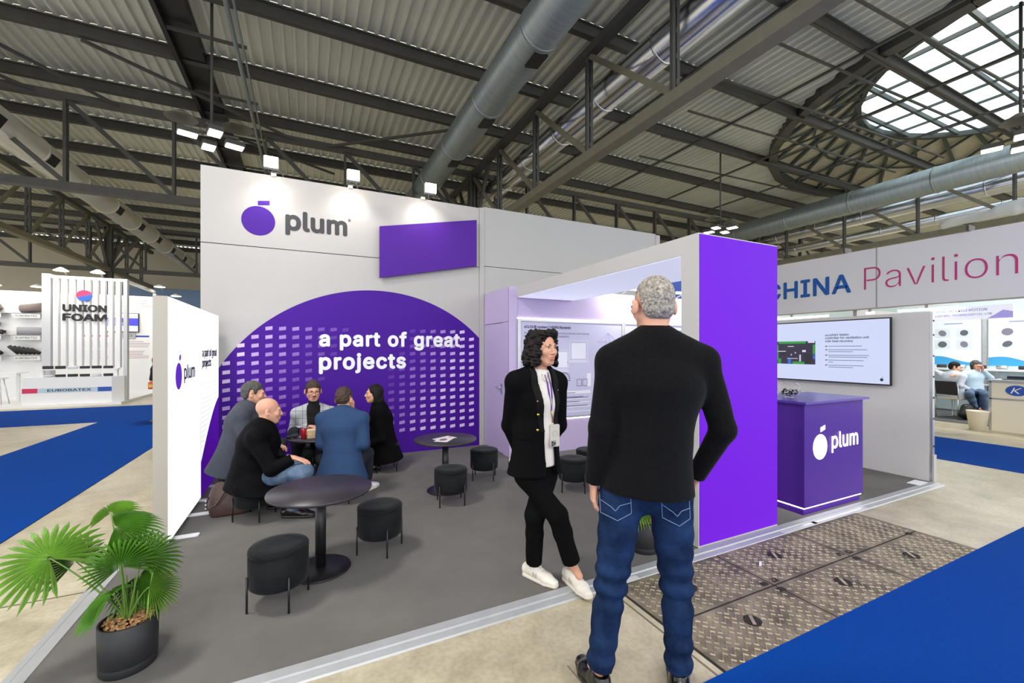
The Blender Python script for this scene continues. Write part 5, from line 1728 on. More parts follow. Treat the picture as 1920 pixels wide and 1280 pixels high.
for (x, y) in ((-.020, -.044), (-.020, -.061), (-.004, -.052)):
    b = MB(); b.prism(ellipse(x, y, .0065, .0065, 16), .006, .008, M4); b.build('phone_lens', M_black, ph)
b = MB(); b.tube([M4 @ Vector((.019 * math.cos(a), .012 + .019 * math.sin(a), .005)) for a in np.linspace(0, 2 * PI, 24)], .0012, 5); b.build('charging_ring', M_white, ph)
b = MB(); b.tube([on_jacket(1016, 701), on_jacket(1018, 711), on_jacket(1022, 715), on_jacket(1026, 711), on_jacket(1027, 703)], .0012, 5); b.build('necklace', M_gold, wom)
tr = trousers(J, M_suit_black, wom, .006, .010, .056, .93, 9, .003, 26, .80, thigh=.066)
for s_ in 'LR':
    up, so = shoe_mesh(J['a' + s_], J['t' + s_], .004, .265, .044, .085, .0, False)
    sh = mesh_obj('sneaker', [up], M_sneaker, wom); mesh_obj('sole', [so], M_sole, sh)
    an, t = J['a' + s_], J['t' + s_]; lat = npv((-t[1], t[0], 0)); g = npv((an[0], an[1], 0))
    for q in range(4):
        b = MB(); c = g + t * (.045 + .022 * q) + UPV * (.098 - .011 * q)
        b.tube([c - lat * .026 - UPV * .012, c, c + lat * .026 - UPV * .012], .003, 5); b.build('lace', M_letter, sh)
    for sg_ in (-1, 1):
        O = g + t * .025 + lat * sg_ * .0425 + UPV * .035
        lettering('N', O, t * sg_ * -1, UPV, .03, .034, 'side_mark', mat('grey_shoe_print', S(168, 160, 150), .6), sh, ext=.004)
cam_ = thing('compact_camera', 'small black device on a chain held behind the curly-haired woman', 'camera', tuple(float(q) for q in rp(960, 872, DW + .12)))
c = rp(962, 873, DW + .13)
b = MB(); b.cbox(float(c[0]), float(c[1]), float(c[2]), .07, .03, .06, .4); b.build('body', M_black, cam_)
b = MB(); b.tube([rp(957, 858, DW + .11), rp(955, 864, DW + .11), rp(958, 868, DW + .11)], .006, 6); b.build('chain', M_alu, cam_)
# ---------------------------------------------------------------- the five people seated round the table
def seat_person(label, d, bf, px, head, hf, hk=1.0, hands=(), h=.006, female=False, gr=None, neck_r=.056, jaw=1.0):
    Jx = {k_: rp(*v_) for k_, v_ in px.items()}
    Jx['bf'] = bf
    Jx.setdefault('tL', bf); Jx.setdefault('tR', bf)
    Hx = Head(rp(*head), hf, hk)
    sk = [hand_mesh(Jx['w' + s_], dv, n, sd, c, .0035, .08, .5) for (s_, dv, n, sd, c) in hands]
    o = person(label, Jx, Hx, sk, h, female, neck_r=neck_r, jaw=jaw, ground_at=gr)
    return o, Jx, Hx
def seated_frame(hip, bf, thigh=.43, shin=.40, half=.085, spread=.10, ankle_fw=.0, kz=.0):
    """hip, knee and ankle points of someone sitting on a low stool; bf = facing"""
    f = unit((bf[0], bf[1], 0)); l = np.cross(UPV, f)
    r = {}
    for s_, sg_ in (('L', 1), ('R', -1)):
        hj = hip + l * half * sg_
        kn = hj + f * thigh + l * spread * sg_ + UPV * (.02 + kz)
        an = npv((kn[0], kn[1], .085)) + f * ankle_fw + l * .01 * sg_
        r['h' + s_], r['k' + s_], r['a' + s_] = hj, kn, an
        r['t' + s_] = unit(f + l * .15 * sg_)
    return r
def make_seated(label, hip, bf, lean, side_lean, head_off, hf, arms, sk_hands, gr, hk=1.0, tor=.43, sw=.185, legs=None, neck_r=.055, female=False, jaw=1.0):
    f = unit((bf[0], bf[1], 0)); l = np.cross(UPV, f)
    hip = npv(hip)
    A = unit(UPV + f * lean + l * side_lean)
    ch = hip + A * tor
    nk = ch + A * .055 + f * .01
    Jx = dict(hip=hip, chest=ch, neck=nk, bf=f, sL=ch + l * sw - A * .02, sR=ch - l * sw - A * .02)
    Jx.update(seated_frame(hip, f))
    if legs: Jx.update(legs(Jx, f, l))
    for s_ in 'LR':
        Jx['e' + s_], Jx['w' + s_] = [npv(v_) for v_ in arms[s_]]
    Hx = Head(nk + npv(head_off), hf, hk)
    sk = [hand_mesh(Jx['w' + s_], dv, n, sd, c, .0035, .08, .5) for (s_, dv, n, sd, c) in sk_hands]
    o = person(label, Jx, Hx, sk, .0045, female, neck_r=neck_r, jaw=jaw, ground_at=gr)
    return o, Jx, Hx, f, l

M_velcoat = mat('black_velvet_jacket', S(13, 12, 14), 0.75, 0, 0.5, 10, bump=0.5, bscale=14, spec=0.06)
M_bluejeans = mat('mid_blue_denim', S(62, 86, 118), 0.85, 0, 0.25, 9, bump=0.3, bscale=30, col2=S(104, 126, 152))
M_greycoat = mat('grey_wool_jacket', S(66, 70, 80), 0.9, 0, 0.12, 60, bump=0.3, bscale=30)
M_bluecoat = mat('blue_wool_jacket', S(34, 62, 100), 0.9, 0, 0.15, 80, bump=0.4, bscale=16)
M_shirt_blue = mat('pale_blue_shirt', S(150, 182, 222), 0.7)
M_darkcloth = mat('charcoal_trouser_cloth', S(40, 41, 45), 0.9, 0, 0.12, 40)
M_navy = mat('navy_trouser_cloth', S(24, 27, 38), 0.9)
M_hair_brown = mat('brown_hair', S(64, 46, 34), 0.6, 0, 0.4, 70, bump=0.8, bscale=90)
M_hair_salt = mat('dark_grey_hair', S(76, 74, 70), 0.65, 0, 0.35, 60, bump=0.8, bscale=90)
M_beige_skin = mat('warm_fair_skin', S(220, 172, 144), 0.42, 0, 0.04, 10)

# A: bald man in black velvet jacket
bf = face_dir(.93, .37)
hip = rp(472, 893, 3.96)
o, J, H, f, l = make_seated('bald man in black velvet jacket and jeans seated on a stool, back to the camera', hip, bf, .18, .0, face_dir(.75, .5) * .045 + UPV * .135, face_dir(.86, .52, -.05),
    dict(R=(rp(508, 880, 3.78), rp(551, 858, 3.86)), L=(rp(490, 868, 4.22), rp(540, 862, 4.18))), [('R', face_dir(1, .1, -.25), -UPV, face_dir(0, 1), .25), ('L', face_dir(1, -.1, -.2), -UPV, face_dir(0, -1), .3)],
    hip, 1.02, .42, .19, lambda Jx, f, l: dict(hR=rp(492, 893, 3.92), hL=rp(470, 890, 4.06), kR=rp(572, 884, 3.86), kL=rp(560, 872, 4.20), aR=rp(548, 954, 3.99), aL=rp(520, 944, 4.22), tR=face_dir(1, .05), tL=face_dir(1, .3)))
bald = o
mesh_obj('jacket', [jacket_field(J, .007, .028, .02, .055, .045, .93, 1.12, 1.16, 31, .006, 20, skirt=hip - UPV * .12 + f * .01).mesh()], M_velcoat, o)
trousers(J, M_bluejeans, o, .007, .014, .062, .93, 6, .005, 26)
collar_ring(J, H, .074, -.02, .36, M_shirt_blue, o, 'shirt_collar')
for s_ in 'LR':
    up, so = shoe_mesh(J['a' + s_], J['t' + s_], .0045, .29, .046, .075); sh = mesh_obj('shoe', [up], M_shoe_black, o); mesh_obj('sole', [so], M_shoe_black, sh)
face_details(H, o, M_hair_brown, .0035)

# B: man in grey jacket behind him
bf = face_dir(.93, .32)
hip = rp(438, 862, 4.44)
o, J, H, f, l = make_seated('man with dark grey hair and grey jacket seated beside the light box', hip, bf, .22, .0, face_dir(.8, .3) * .05 + UPV * .125, face_dir(.88, .42, -.05),
    dict(R=(rp(468, 838, 4.28), rp(512, 834, 4.34)), L=(rp(455, 820, 4.7), rp(505, 830, 4.62))), [('R', face_dir(1, .2, -.1), -UPV, face_dir(0, 1), .5), ('L', face_dir(1, -.2, -.1), -UPV, face_dir(0, -1), .5)],
    hip, 1.02, .52, .195, lambda Jx, f, l: dict(hR=rp(440, 866, 4.36), hL=rp(428, 860, 4.53), kR=rp(520, 846, 4.40), kL=rp(524, 834, 4.68), aR=rp(505, 918, 4.55), aL=rp(512, 905, 4.75)))
mesh_obj('jacket', [jacket_field(J, .008, .026, .03, .04, .045, .93, 1.08, 1.05, 32, .005, 20, skirt=hip - UPV * .13 - f * .05).mesh()], M_greycoat, o)
trousers(J, M_darkcloth, o, .008, .016, .064, .95, 7, .004, 26)
mesh_obj('hair', [hair_short(H, .004, .012, .058, -.058, 5, .006, .004, 180)], M_hair_salt, o)
collar_ring(J, H, .076, -.05, .42, M_shirt_blue, o, 'shirt_collar')
face_details(H, o, M_hair_salt, .004)
for s_ in 'LR':
    up, so = shoe_mesh(J['a' + s_], J['t' + s_], .005, .28, .046, .075); sh = mesh_obj('shoe', [up], M_shoe_black, o); mesh_obj('sole', [so], M_shoe_black, sh)
b = MB(); w = J['wR']; b.tube([w + (np.cross(face_dir(1, .2), UPV) * math.cos(a) + UPV * math.sin(a)) * .034 for a in np.linspace(0, 2 * PI, 16)], .006, 6); b.build('wristwatch', mat('gold_watch', S(190, 160, 110), .3, .8), o)

# C: man in light checked jacket facing the camera
def check_mat():
    m = mat('light_grey_check', S(176, 178, 180), 0.9)
    nt = m.node_tree; b = nt.nodes['Principled BSDF']
    tc = nt.nodes.new('ShaderNodeTexCoord'); sp = nt.nodes.new('ShaderNodeSeparateXYZ'); nt.links.new(tc.outputs['Object'], sp.inputs[0])
    outs = []
    for ax, fr in (('X', 13.0), ('Z', 11.0)):
        ml = nt.nodes.new('ShaderNodeMath'); ml.operation = 'MULTIPLY'; ml.inputs[1].default_value = fr; nt.links.new(sp.outputs[ax], ml.inputs[0])
        fr_ = nt.nodes.new('ShaderNodeMath'); fr_.operation = 'FRACT'; nt.links.new(ml.outputs[0], fr_.inputs[0])
        ls = nt.nodes.new('ShaderNodeMath'); ls.operation = 'LESS_THAN'; ls.inputs[1].default_value = 0.07; nt.links.new(fr_.outputs[0], ls.inputs[0]); outs.append(ls)
    mxm = nt.nodes.new('ShaderNodeMath'); mxm.operation = 'MAXIMUM'; nt.links.new(outs[0].outputs[0], mxm.inputs[0]); nt.links.new(outs[1].outputs[0], mxm.inputs[1])
    mx = nt.nodes.new('ShaderNodeMix'); mx.data_type = 'RGBA'; mx.inputs[6].default_value = S(180, 182, 184); mx.inputs[7].default_value = S(112, 116, 124)
    nt.links.new(mxm.outputs[0], mx.inputs[0]); nt.links.new(mx.outputs[2], b.inputs['Base Color'])
    return m
M_check = check_mat()
M_turtle = mat('black_turtleneck', S(20, 18, 20), 0.95)
bf = face_dir(.30, -.95)
hip = rp(592, 832, 5.5)
o, J, H, f, l = make_seated('man with glasses and moustache in light grey checked jacket facing the camera', hip, bf, .42, .02, face_dir(.15, -.6) * .06 + UPV * .215, face_dir(.52, -.83, -.10),
    dict(R=(rp(550, 808, 5.35), rp(588, 800, 5.15)), L=(rp(640, 800, 5.30), rp(662, 766, 5.12))), [('R', face_dir(1, -.15, -.1), -UPV, face_dir(0, -1), .35), ('L', face_dir(.15, -.1, 1), face_dir(-.9, -.3), face_dir(-.4, .9), .65)],
    hip, 1.0, .48, .19, lambda Jx, f, l: dict(kR=rp(552, 812, 5.22), aR=rp(560, 866, 5.35), kL=rp(612, 822, 5.2), aL=rp(610, 890, 5.25)))
F = jacket_field(J, .007, .024, .02, .03, .045, .93, 1.04, 1.02, 33, .005, 22)
front_cut(F, J, [(-.1, 0, .03), (.2, 0, .05), (.5, 0, .075), (.62, 0, .075)], .02)
mesh_obj('jacket', [F.mesh()], M_check, o)
F = Field(*bounds([J[k_] for k_ in ('hip', 'neck', 'sL', 'sR')], .22), .008)
torso_field(F, J, .012, .045, 1.0, 1.0); F.cone(J['neck'] - UPV * .03, lerp(J['neck'], H.c, .45), .07, .06, .02)
mesh_obj('turtleneck', [F.mesh()], M_turtle, o)
trousers(J, M_navy, o, .008, .016, .064, .95, 8, .004, 26)
mesh_obj('hair', [hair_short(H, .004, .011, .060, -.05, 6, .012, .003, 180)], M_hair_brown, o)
glasses(H, o, M_black); face_details(H, o, M_hair_brown, .004)
b = MB(); b.tube([H.P(-.024, .096, -.052), H.P(-.012, .104, -.046), H.P(0, .106, -.045), H.P(.012, .104, -.046), H.P(.024, .096, -.052)], [.002, .0045, .0045, .0045, .002], 6); b.build('moustache', M_hair_brown, o)
for s_ in 'LR':
    up, so = shoe_mesh(J['a' + s_], J['t' + s_], .006, .28, .046, .075); sh = mesh_obj('shoe', [up], M_shoe_black, o); mesh_obj('sole', [so], M_shoe_black, sh)

# D: man in blue jacket, back to the camera
bf = face_dir(-.02, 1)
hip = rp(642, 872, 4.46)
o, J, H, f, l = make_seated('man in blue jacket and white sneakers seated with his back to the camera', hip, bf, .20, .08, face_dir(-.1, 1) * .06 + UPV * .125, face_dir(.12, .98, -.12),
    dict(L=(rp(604, 832, 4.50), rp(606, 822, 4.76)), R=(rp(682, 832, 4.50), rp(668, 818, 4.76))), [('L', face_dir(.4, .9), -UPV, face_dir(1, 0), .4), ('R', face_dir(-.4, .9), -UPV, face_dir(-1, 0), .4)],
    hip, 1.0, .50, .205, lambda Jx, f, l: dict(kL=rp(604, 858, 4.75), aL=rp(612, 925, 4.85), kR=rp(688, 850, 4.72), aR=rp(686, 888, 4.72), tL=face_dir(-.4, 1), tR=face_dir(.35, .9)))
J['aR'] = npv((J['aR'][0], J['aR'][1], .09)); J['aL'] = npv((J['aL'][0], J['aL'][1], .09))
F = jacket_field(J, .007, .026, .06, .075, .047, .93, 1.06, 1.05, 34, .0045, 20, skirt=hip - UPV * .15 - f * .03)
mesh_obj('jacket', [F.mesh()], M_bluecoat, o)
collar_ring(J, H, .068, -.05, .30, M_bluecoat, o, 'jacket_collar')
trousers(J, M_navy, o, .008, .016, .064, .88, 9, .004, 26)
mesh_obj('hair', [hair_short(H, .004, .012, .060, -.045, 7, .016, .004, 160)], M_hair_brown, o)
for s_ in 'LR':
    up, so = shoe_mesh(J['a' + s_], J['t' + s_], .005, .28, .046, .08); sh = mesh_obj('sneaker', [up], M_letter, o); mesh_obj('sole', [so], M_sole, sh)

# E: woman in black coat facing left
bf = face_dir(-.95, -.25)
hip = rp(722, 842, 5.55)
o, J, H, f, l = make_seated('dark-haired woman in black coat seated at the right of the group, facing left', hip, bf, .14, .0, face_dir(-.8, -.2) * .045 + UPV * .15, face_dir(-.90, -.42, .04),
    dict(L=(rp(716, 822, 5.36), rp(692, 832, 5.34)), R=(rp(700, 815, 5.72), rp(680, 828, 5.66))), [('L', face_dir(-1, -.1, -.2), -UPV, face_dir(0, 1), .4), ('R', face_dir(-1, .1, -.2), -UPV, face_dir(0, -1), .4)],
    hip, 1.0, .53, .165, lambda Jx, f, l: dict(kL=rp(688, 838, 5.42), aL=rp(700, 868, 5.45), kR=rp(680, 836, 5.68), aR=rp(688, 866, 5.66)), neck_r=.046, female=True, jaw=.88)
for s_ in 'LR': J['a' + s_] = npv((J['a' + s_][0], J['a' + s_][1], .09))
F = jacket_field(J, .007, .024, .05, .045, .044, .93, 1.0, 1.05, 35, .004, 22, skirt=hip - UPV * .14 - f * .04)
front_cut(F, J, [(-.1, 0, .02), (.2, 0, .03), (.5, 0, .05), (.62, 0, .055)], .02)
mesh_obj('coat', [F.mesh()], M_suit_black, o)
F = Field(*bounds([J[k_] for k_ in ('hip', 'neck', 'sL', 'sR')], .22), .008)
torso_field(F, J, .006, .045, .97, .97); F.plane(lerp(J['neck'], H.c, .1), unit(H.c - J['neck']))
mesh_obj('top', [F.mesh()], mat('pale_grey_top', S(176, 182, 192), .8), o)
trousers(J, M_suit_black, o, .008, .016, .066, .95, 10, .004, 26)
hf = Field(H.c - .24, H.c + .2, .0045)
hf.ell(H.P(0, -.018, .040), (.084, .100, .088), H.M, .01)
for (x, y, z, r0) in ((.06, -.03, -.02, .035), (-.06, -.03, -.02, .035), (.066, -.02, -.08, .032), (-.066, -.02, -.08, .032), (0, -.07, -.05, .05), (0, -.075, -.10, .05), (.05, -.05, -.12, .035), (-.05, -.05, -.12, .035)):
    hf.ell(H.P(x, y, z), (r0, r0 * 1.1, r0 * 1.4), H.M, .03)
for sx in (-1, 1): hf.ell(H.P(sx * .082, -.012, -.01), (.020, .034, .06), H.M, .02)
hf.noise(.003, 160, 3, 6, (1, 1, .3))
def cut2(X, Y, Z, V):
    c, M = H.c, H.M; p = [X - c[0], Y - c[1], Z - c[2]]
    x, y, z = [(p[0] * M[0, i] + p[1] * M[1, i] + p[2] * M[2, i]) for i in range(3)]
    q = np.sqrt((x / .074) ** 2 + ((y - .105) / .098) ** 2 + ((z + .03) / .11) ** 2)
    return np.maximum(V, (1 - q) * .06)
hf.local(cut2)
mesh_obj('hair', [hf.mesh()], M_hair_dark, o)
face_details(H, o, M_hair_dark, .003)
for s_ in 'LR':
    up, so = shoe_mesh(J['a' + s_], J['t' + s_], .006, .25, .042, .08); sh = mesh_obj('shoe', [up], M_shoe_black, o); mesh_obj('sole', [so], M_shoe_black, sh)
# ================================================================== NEIGHBOURING STANDS
M_gloss_white = mat('glossy_white_panel', S(236, 236, 236), 0.35)
M_foam = mat('dark_grey_foam', S(58, 56, 58), 0.9, 0, 0.15, 12)
M_warmglow = mat('warm_spot_glow', (1.0, 0.88, 0.66, 1), 0.5, emit=7.0)
M_red = mat('crimson_print', S(206, 40, 90), 0.5)
M_cobalt = mat('cobalt_print', S(40, 84, 176), 0.5)
M_paleblue = mat('pale_blue_print', S(186, 206, 222), 0.5)

# --- foam stand, far left
ub = MB().box(-15, -4.9, 16.2, 20, FZ, 0.05).build('floor_foam', M_gloss_white); tag(ub, 'white base platform of the foam stand', None, None, 'structure')
uw = struct_root('wall_foam', 'white back wall and base of the foam stand beyond the left aisle', (-8, 19.5, 0))
MB().box(-15, -4.9, 19.5, 19.65, 0.05, 3.5).build('wall_panel', M_gloss_white, uw)
MB().box(-4.98, -4.90, 19.35, 19.5, 0.05, 3.6).build('corner_post', M_gloss_white, uw)
YF = 19.5
lettering('NEW GENERATION SUSTAINABLE', (-6.2, YF, 3.32), XP, ZP, 1.05, .05, 'wall_text', M_dark, uw)
lettering('ELASTOMERIC MATERIAL', (-6.0, YF, 3.22), XP, ZP, .85, .05, 'wall_text', M_dark, uw)
lettering('THERMAL AND ACOUSTIC INSULATION', (-6.2, YF, 3.12), XP, ZP, 1.25, .05, 'wall_text', M_dark, uw)
for k, (x0, x1, m_) in enumerate(((-7.0, -6.1, M_red), (-5.5, -5.12, M_cobalt))):
    MB().box(x0, x1, YF - .003, YF, 2.03, 2.09).build('wall_stripe', m_, uw)
b = MB()
for z in (1.86, 1.80, 1.74, 1.68, 1.52, 1.46, 1.40, 1.34, 1.28):
    for (x0, x1) in ((-6.9, -6.2), (-5.85, -5.1)):
        b.box(x0, x1 - (z * 13 % .2), YF - .003, YF, z, z + .018)
tag(b.build('wall_text', mat('mauve_small_print', S(170, 130, 146), .6), uw), kind='stuff')
pl_ = MB().box(-5.86, -5.50, YF - .03, YF, 1.98, 2.2).build('booth_plate', mat('grey_plate', S(170, 172, 172), .5), uw)
lettering('E11', (-5.79, YF - .031, 2.05), XP, ZP, .2, .08, 'booth_number', M_dark, pl_)
scn = thing('wall_screen_small', 'small blue screen on the back wall of the foam stand', 'screen', (-5.9, YF, 2.5))
MB().box(-6.42, -5.40, YF - .06, YF - .01, 2.21, 2.88).build('housing', M_black, scn)
MB().box(-6.40, -5.42, YF - .065, YF - .06, 2.23, 2.86).build('screen', mat('pale_screen_glow', S(186, 208, 240), .4, emit=.7), scn)
MB().box(-6.40, -5.42, YF - .067, YF - .065, 2.43, 2.70).build('screen_band', mat('blue_screen_glow', S(62, 62, 190), .4, emit=.6), scn)
b = MB()
for z in (2.62, 2.57, 2.52, 2.47): b.box(-6.35, -5.75 - (z * 9 % .2), YF - .069, YF - .067, z, z + .02)
tag(b.build('screen_text', M_letter, scn), kind='stuff')
# shelves with foam products
rowz = (2.77, 2.06, 1.40)
colx = (-9.05, -8.15)
SH = {}
prod = [('block of grey insulation foam', 'block'), ('grey foam roll', 'roll'), ('bunch of star-shaped foam profiles', 'star'), ('wide grey foam ring', 'ring'), ('bundle of short dark foam tubes', 'tubes'), ('row of slanted black foam tubes', 'tubes2')]
where = ['on the top left shelf of the foam stand', 'on the top right shelf of the foam stand', 'on the middle left shelf', 'on the middle right shelf', 'on the bottom left shelf', 'on the bottom right shelf']
for r_, z in enumerate(rowz):
    for c_, x in enumerate(colx):
        sh = MB().box(x - .40, x + .40, YF - .28, YF, z - .02, z).build('wall_shelf', mat('grey_shelf', S(150, 152, 156), .5))
        tag(sh, 'grey wall shelf ' + where[r_ * 2 + c_].replace('shelf', 'place'), 'shelf', 'shelves on the foam stand wall')
        tg = MB().box(x - .3, x + .3, YF - .285, YF - .28, z - .16, z - .03).build('shelf_label', mat('pale_label', S(214, 216, 214), .5), sh)
        lettering('EUROBATEX', (x - .27, YF - .286, z - .12), XP, ZP, .5, .06, 'label_text', M_dark, tg)
        nm, kind = prod[r_ * 2 + c_]
        o = thing('foam_sample', nm + ' ' + where[r_ * 2 + c_], 'foam sample', (x, YF - .14, z), 'foam products on the wall shelves')
        y = YF - .15
        if kind == 'block':
            b = MB(); b.prism([(-.28, 0), (.12, 0), (.26, .14), (.10, .42), (-.2, .40), (-.3, .2)], -.1, .1, Matrix.Translation((x, y, z)) @ Matrix.Rotation(PI / 2, 4, 'X')); b.build('block', mat('brown_grey_foam', S(112, 104, 98), .9), o)
        elif kind == 'roll':
            b = MB(); b.cyl((x - .2, y + .05, z + .14), (x + .35, y - .05, z + .22), .14, n=20); b.build('roll', mat('taupe_foam', S(120, 110, 106), .9), o)
            b = MB(); b.cyl((x - .203, y + .05, z + .14), (x - .21, y + .051, z + .139), .06, n=16); b.build('core', M_foam, o)
        elif kind == 'star':
            for q in range(5):
                qx, qz = x - .25 + .13 * q, z + .10 + .13 * (q % 2) + .04 * q * (q % 2)
                b = MB()
                pts = [((.075 if a % 2 else .03) * math.cos(a * PI / 5), (.075 if a % 2 else .03) * math.sin(a * PI / 5)) for a in range(10)]
                b.prism(pts, -.1, .1, Matrix.Translation((qx, y, qz)) @ Matrix.Rotation(PI / 2, 4, 'X')); b.cyl((qx, y, z), (qx, y, qz), .008, n=6); b.build('profile', M_foam, o)
        elif kind == 'ring':
            b = MB(); b.lathe([(.30, 0), (.30, .24), (.26, .25), (.26, .02), (.30, 0)], 32, (x, y, z + .005), 1, .42); b.build('ring', mat('silver_foam', S(150, 150, 156), .6), o)
        else:
            for q in range(6):
                a = .45 if kind == 'tubes2' else .0
                b = MB(); b.cyl((x - .28 + .1 * q, y + .05, z + .06 if a else z + .075), (x - .28 + .1 * q - a * .35, y - .1, z + .30 - .02 * q if a else z + .075 + .06 * (q % 2)), .055, n=14); b.build('tube', M_foam, o)
# slatted screen with the sign
sl_ = thing('slat_screen', 'white slatted screen carrying the foam company sign', 'screen', (-5.9, 16.75, 0.95))
MB().box(-6.80, -6.62, 16.72, 17.0, 0.05, 3.76).build('side_panel', mat('grey_white_panel', S(206, 208, 210), .5), sl_)
MB().box(-4.99, -4.90, 16.66, 16.82, 0.05, 3.72).build('end_post', mat('grey_white_panel', S(206, 208, 210), .5), sl_)
MB().box(-6.62, -4.99, 16.70, 16.80, 3.64, 3.72).build('top_rail', M_gloss_white, sl_)
s0 = None
for k in range(9):
    x = -6.50 + .172 * k
    if s0 is None:
        s0 = MB().box(x - .05, x + .05, 16.68, 16.84, 1.04, 3.64).build('slat', M_gloss_white, sl_); x00 = x
    else:
        share(s0, sl_, (x - x00, 0, 0))
MB().box(-4.98, -4.90, 16.82, 19.35, 3.62, 3.70).build('side_beam', M_gloss_white, sl_)
sg = thing('company_sign', 'black lettering UNION FOAM under a red and blue disc', 'sign', (-5.85, 16.66, 2.4))
lettering('UNION', (-6.33, 16.62, 2.70), XP, ZP, .98, .22, 'sign_word', mat('black_letter', S(24, 24, 26), .5), sg, offset=.045, ext=.0)
lettering('FOAM', (-6.33, 16.62, 2.43), XP, ZP, .98, .22, 'sign_word', mat('black_letter', S(24, 24, 26), .5), sg, offset=.045, ext=.0)
top_ = [(.175 * math.cos(a), .165 * math.sin(a)) for a in np.linspace(.35, PI + .35, 24)]
bot_ = [(.175 * math.cos(a), .165 * math.sin(a)) for a in np.linspace(PI + .35, 2 * PI + .35, 24)]
plate(top_, (-5.86, 16.66, 3.16), XP, ZP, 0, .04).build('sign_disc', M_red, sg)
plate(bot_, (-5.86, 16.66, 3.16), XP, ZP, 0, .04).build('sign_disc', M_cobalt, sg)
uc = thing('display_counter', 'white display counter with stripe at the foam stand', 'counter', (-6.1, 16.6, 0.05))
MB().box(-7.03, -5.15, 16.32, 16.64, 0.05, .80).build('body', M_gloss_white, uc)
b = MB(); b.prism([(-5.15, 16.32), (-4.92, 16.5), (-4.92, 16.64), (-5.15, 16.64)], .05, .80); b.build('angled_end', M_gloss_white, uc)
MB().box(-6.75, -5.05, 16.45, 16.66, 1.0, 1.03).build('upper_shelf', M_gloss_white, uc)
for x in (-6.7, -5.1): MB().box(x - .02, x + .02, 16.5, 16.62, .8, 1.0).build('shelf_support', M_gloss_white, uc)
for (x0, x1, m_) in ((-7.03, -6.72, M_red), (-6.72, -5.46, M_paleblue), (-5.46, -5.15, M_cobalt)):
    MB().box(x0, x1, 16.315, 16.32, .37, .50).build('stripe', m_, uc)
lettering('EUROBATEX', (-6.52, 16.314, .405), XP, ZP, .92, .07, 'counter_word', mat('black_letter', S(24, 24, 26), .5), uc, offset=.01)
rg = random.Random(4)
for k in range(12):
    z = .80 if k < 6 else 1.03; x = -6.6 + .26 * (k % 6)
    o = thing('foam_sample', ('small dark foam sample on the lower display counter', 'small dark foam sample on the upper display shelf')[k > 5], 'foam sample', (x, 16.55, z), 'small foam samples on the display counter')
    b = MB(); r_ = .035 + .01 * rg.random(); b.cyl((x - .1, 16.53, z + r_ + .001), (x + .1, 16.57, z + r_ + .001), r_, n=12); b.build('sample', M_foam if k % 4 else mat('clear_film', S(214, 218, 222), .2), o)
for k, (x, y, z) in enumerate(((-8.9, 19.2, 3.62), (-7.9, 19.2, 3.62), (-6.35, 16.6, 3.84), (-5.55, 16.6, 3.84), (-4.7, 19.0, 3.8), (-4.5, 20.2, 3.62))):
    o = thing('spot_lamp', ('leftmost glowing spot above the foam shelves', 'second glowing spot above the foam shelves', 'glowing spot above the left of the slatted screen', 'glowing spot above the right of the slatted screen', 'glowing spot at the corner of the foam stand', 'glowing spot just above the tall light box')[k], 'lamp', (x, y, z), 'warm spots on the foam stand')
    MB().lathe([(.0, .03), (.12, .025), (.16, 0.0), (.0, -.005)], 20, (x, y, z)).build('lens', M_warmglow, o)
    MB().lathe([(.04, .09), (.13, .03), (.17, .0)], 20, (x, y, z + .01)).build('shade', M_gloss_white, o)
    b = MB(); b.bar((x, y + .02, z + .08), (x, y + .3, z - .05), .02); b.build('arm', M_alu, o)
for x in (-9, -6.2): area_light('stand_light', (x, 18.6, 3.7), 1.6, 40, (1, .95, .88), (x, 19.5, 1.6), 170)
area_light('stand_light', (-6.0, 15.9, 4.1), 1.6, 70, (1, .95, .88), (-6.0, 16.8, 1.8), 170)
# bar stools at the far left edge
for k, x in enumerate((-8.15, -7.75)):
    o = thing('bar_stool', ('left of two white stools beside the foam counter', 'right of two white stools beside the foam counter')[k], 'stool', (x, 16.9, .05), 'white stools at the foam stand')
    MB().lathe([(.0, .72), (.19, .72), (.2, .76), (.17, .80), (0, .79)], 20, (x, 16.9, .05)).build('seat', M_gloss_white, o)
    for a in range(4):
        b = MB(); b.cyl((x + .21 * math.cos(a * PI / 2 + .7), 16.9 + .21 * math.sin(a * PI / 2 + .7), .05), (x + .1 * math.cos(a * PI / 2 + .7), 16.9 + .1 * math.sin(a * PI / 2 + .7), .77), .012, n=8); b.build('leg', M_alu, o)
o = thing('white_table', 'white table behind the two stools at the far left edge', 'table', (-8.4, 17.6, .05))
MB().box(-9.2, -7.55, 17.3, 17.9, .88, .92).build('tabletop', M_gloss_white, o)
for x in (-9.1, -7.65): MB().box(x - .03, x + .03, 17.55, 17.65, .05, .88).build('leg', M_gloss_white, o)

# passer-by almost hidden behind the light box
DP = 9.2
J = dict(hip=rp(300, 712, DP), chest=rp(302, 664, DP), neck=rp(303, 659, DP), bf=face_dir(-1, .2), sL=rp(299, 667, DP + .18), sR=rp(300, 667, DP - .18), eL=rp(300, 690, DP + .2), eR=rp(289, 692, DP - .2), wL=rp(296, 712, DP + .2), wR=rp(284, 714, DP - .2),
         hL=rp(300, 715, DP + .08), hR=rp(300, 715, DP - .08), kL=rp(297, 752, DP + .1), kR=rp(303, 752, DP - .1), aL=rp(298, 784, DP + .1), aR=rp(310, 784, DP - .1), tL=face_dir(-1, .1), tR=face_dir(-1, .1))
H = Head(rp(303, 645, DP), face_dir(-1, .2), 1.0)
o = person('passer-by in navy sleeve mostly hidden behind the light box, holding an orange jar', J, H, [hand_mesh(J['wR'], -UPV, face_dir(0, 1), face_dir(-1, 0), .6, .006)], .007)
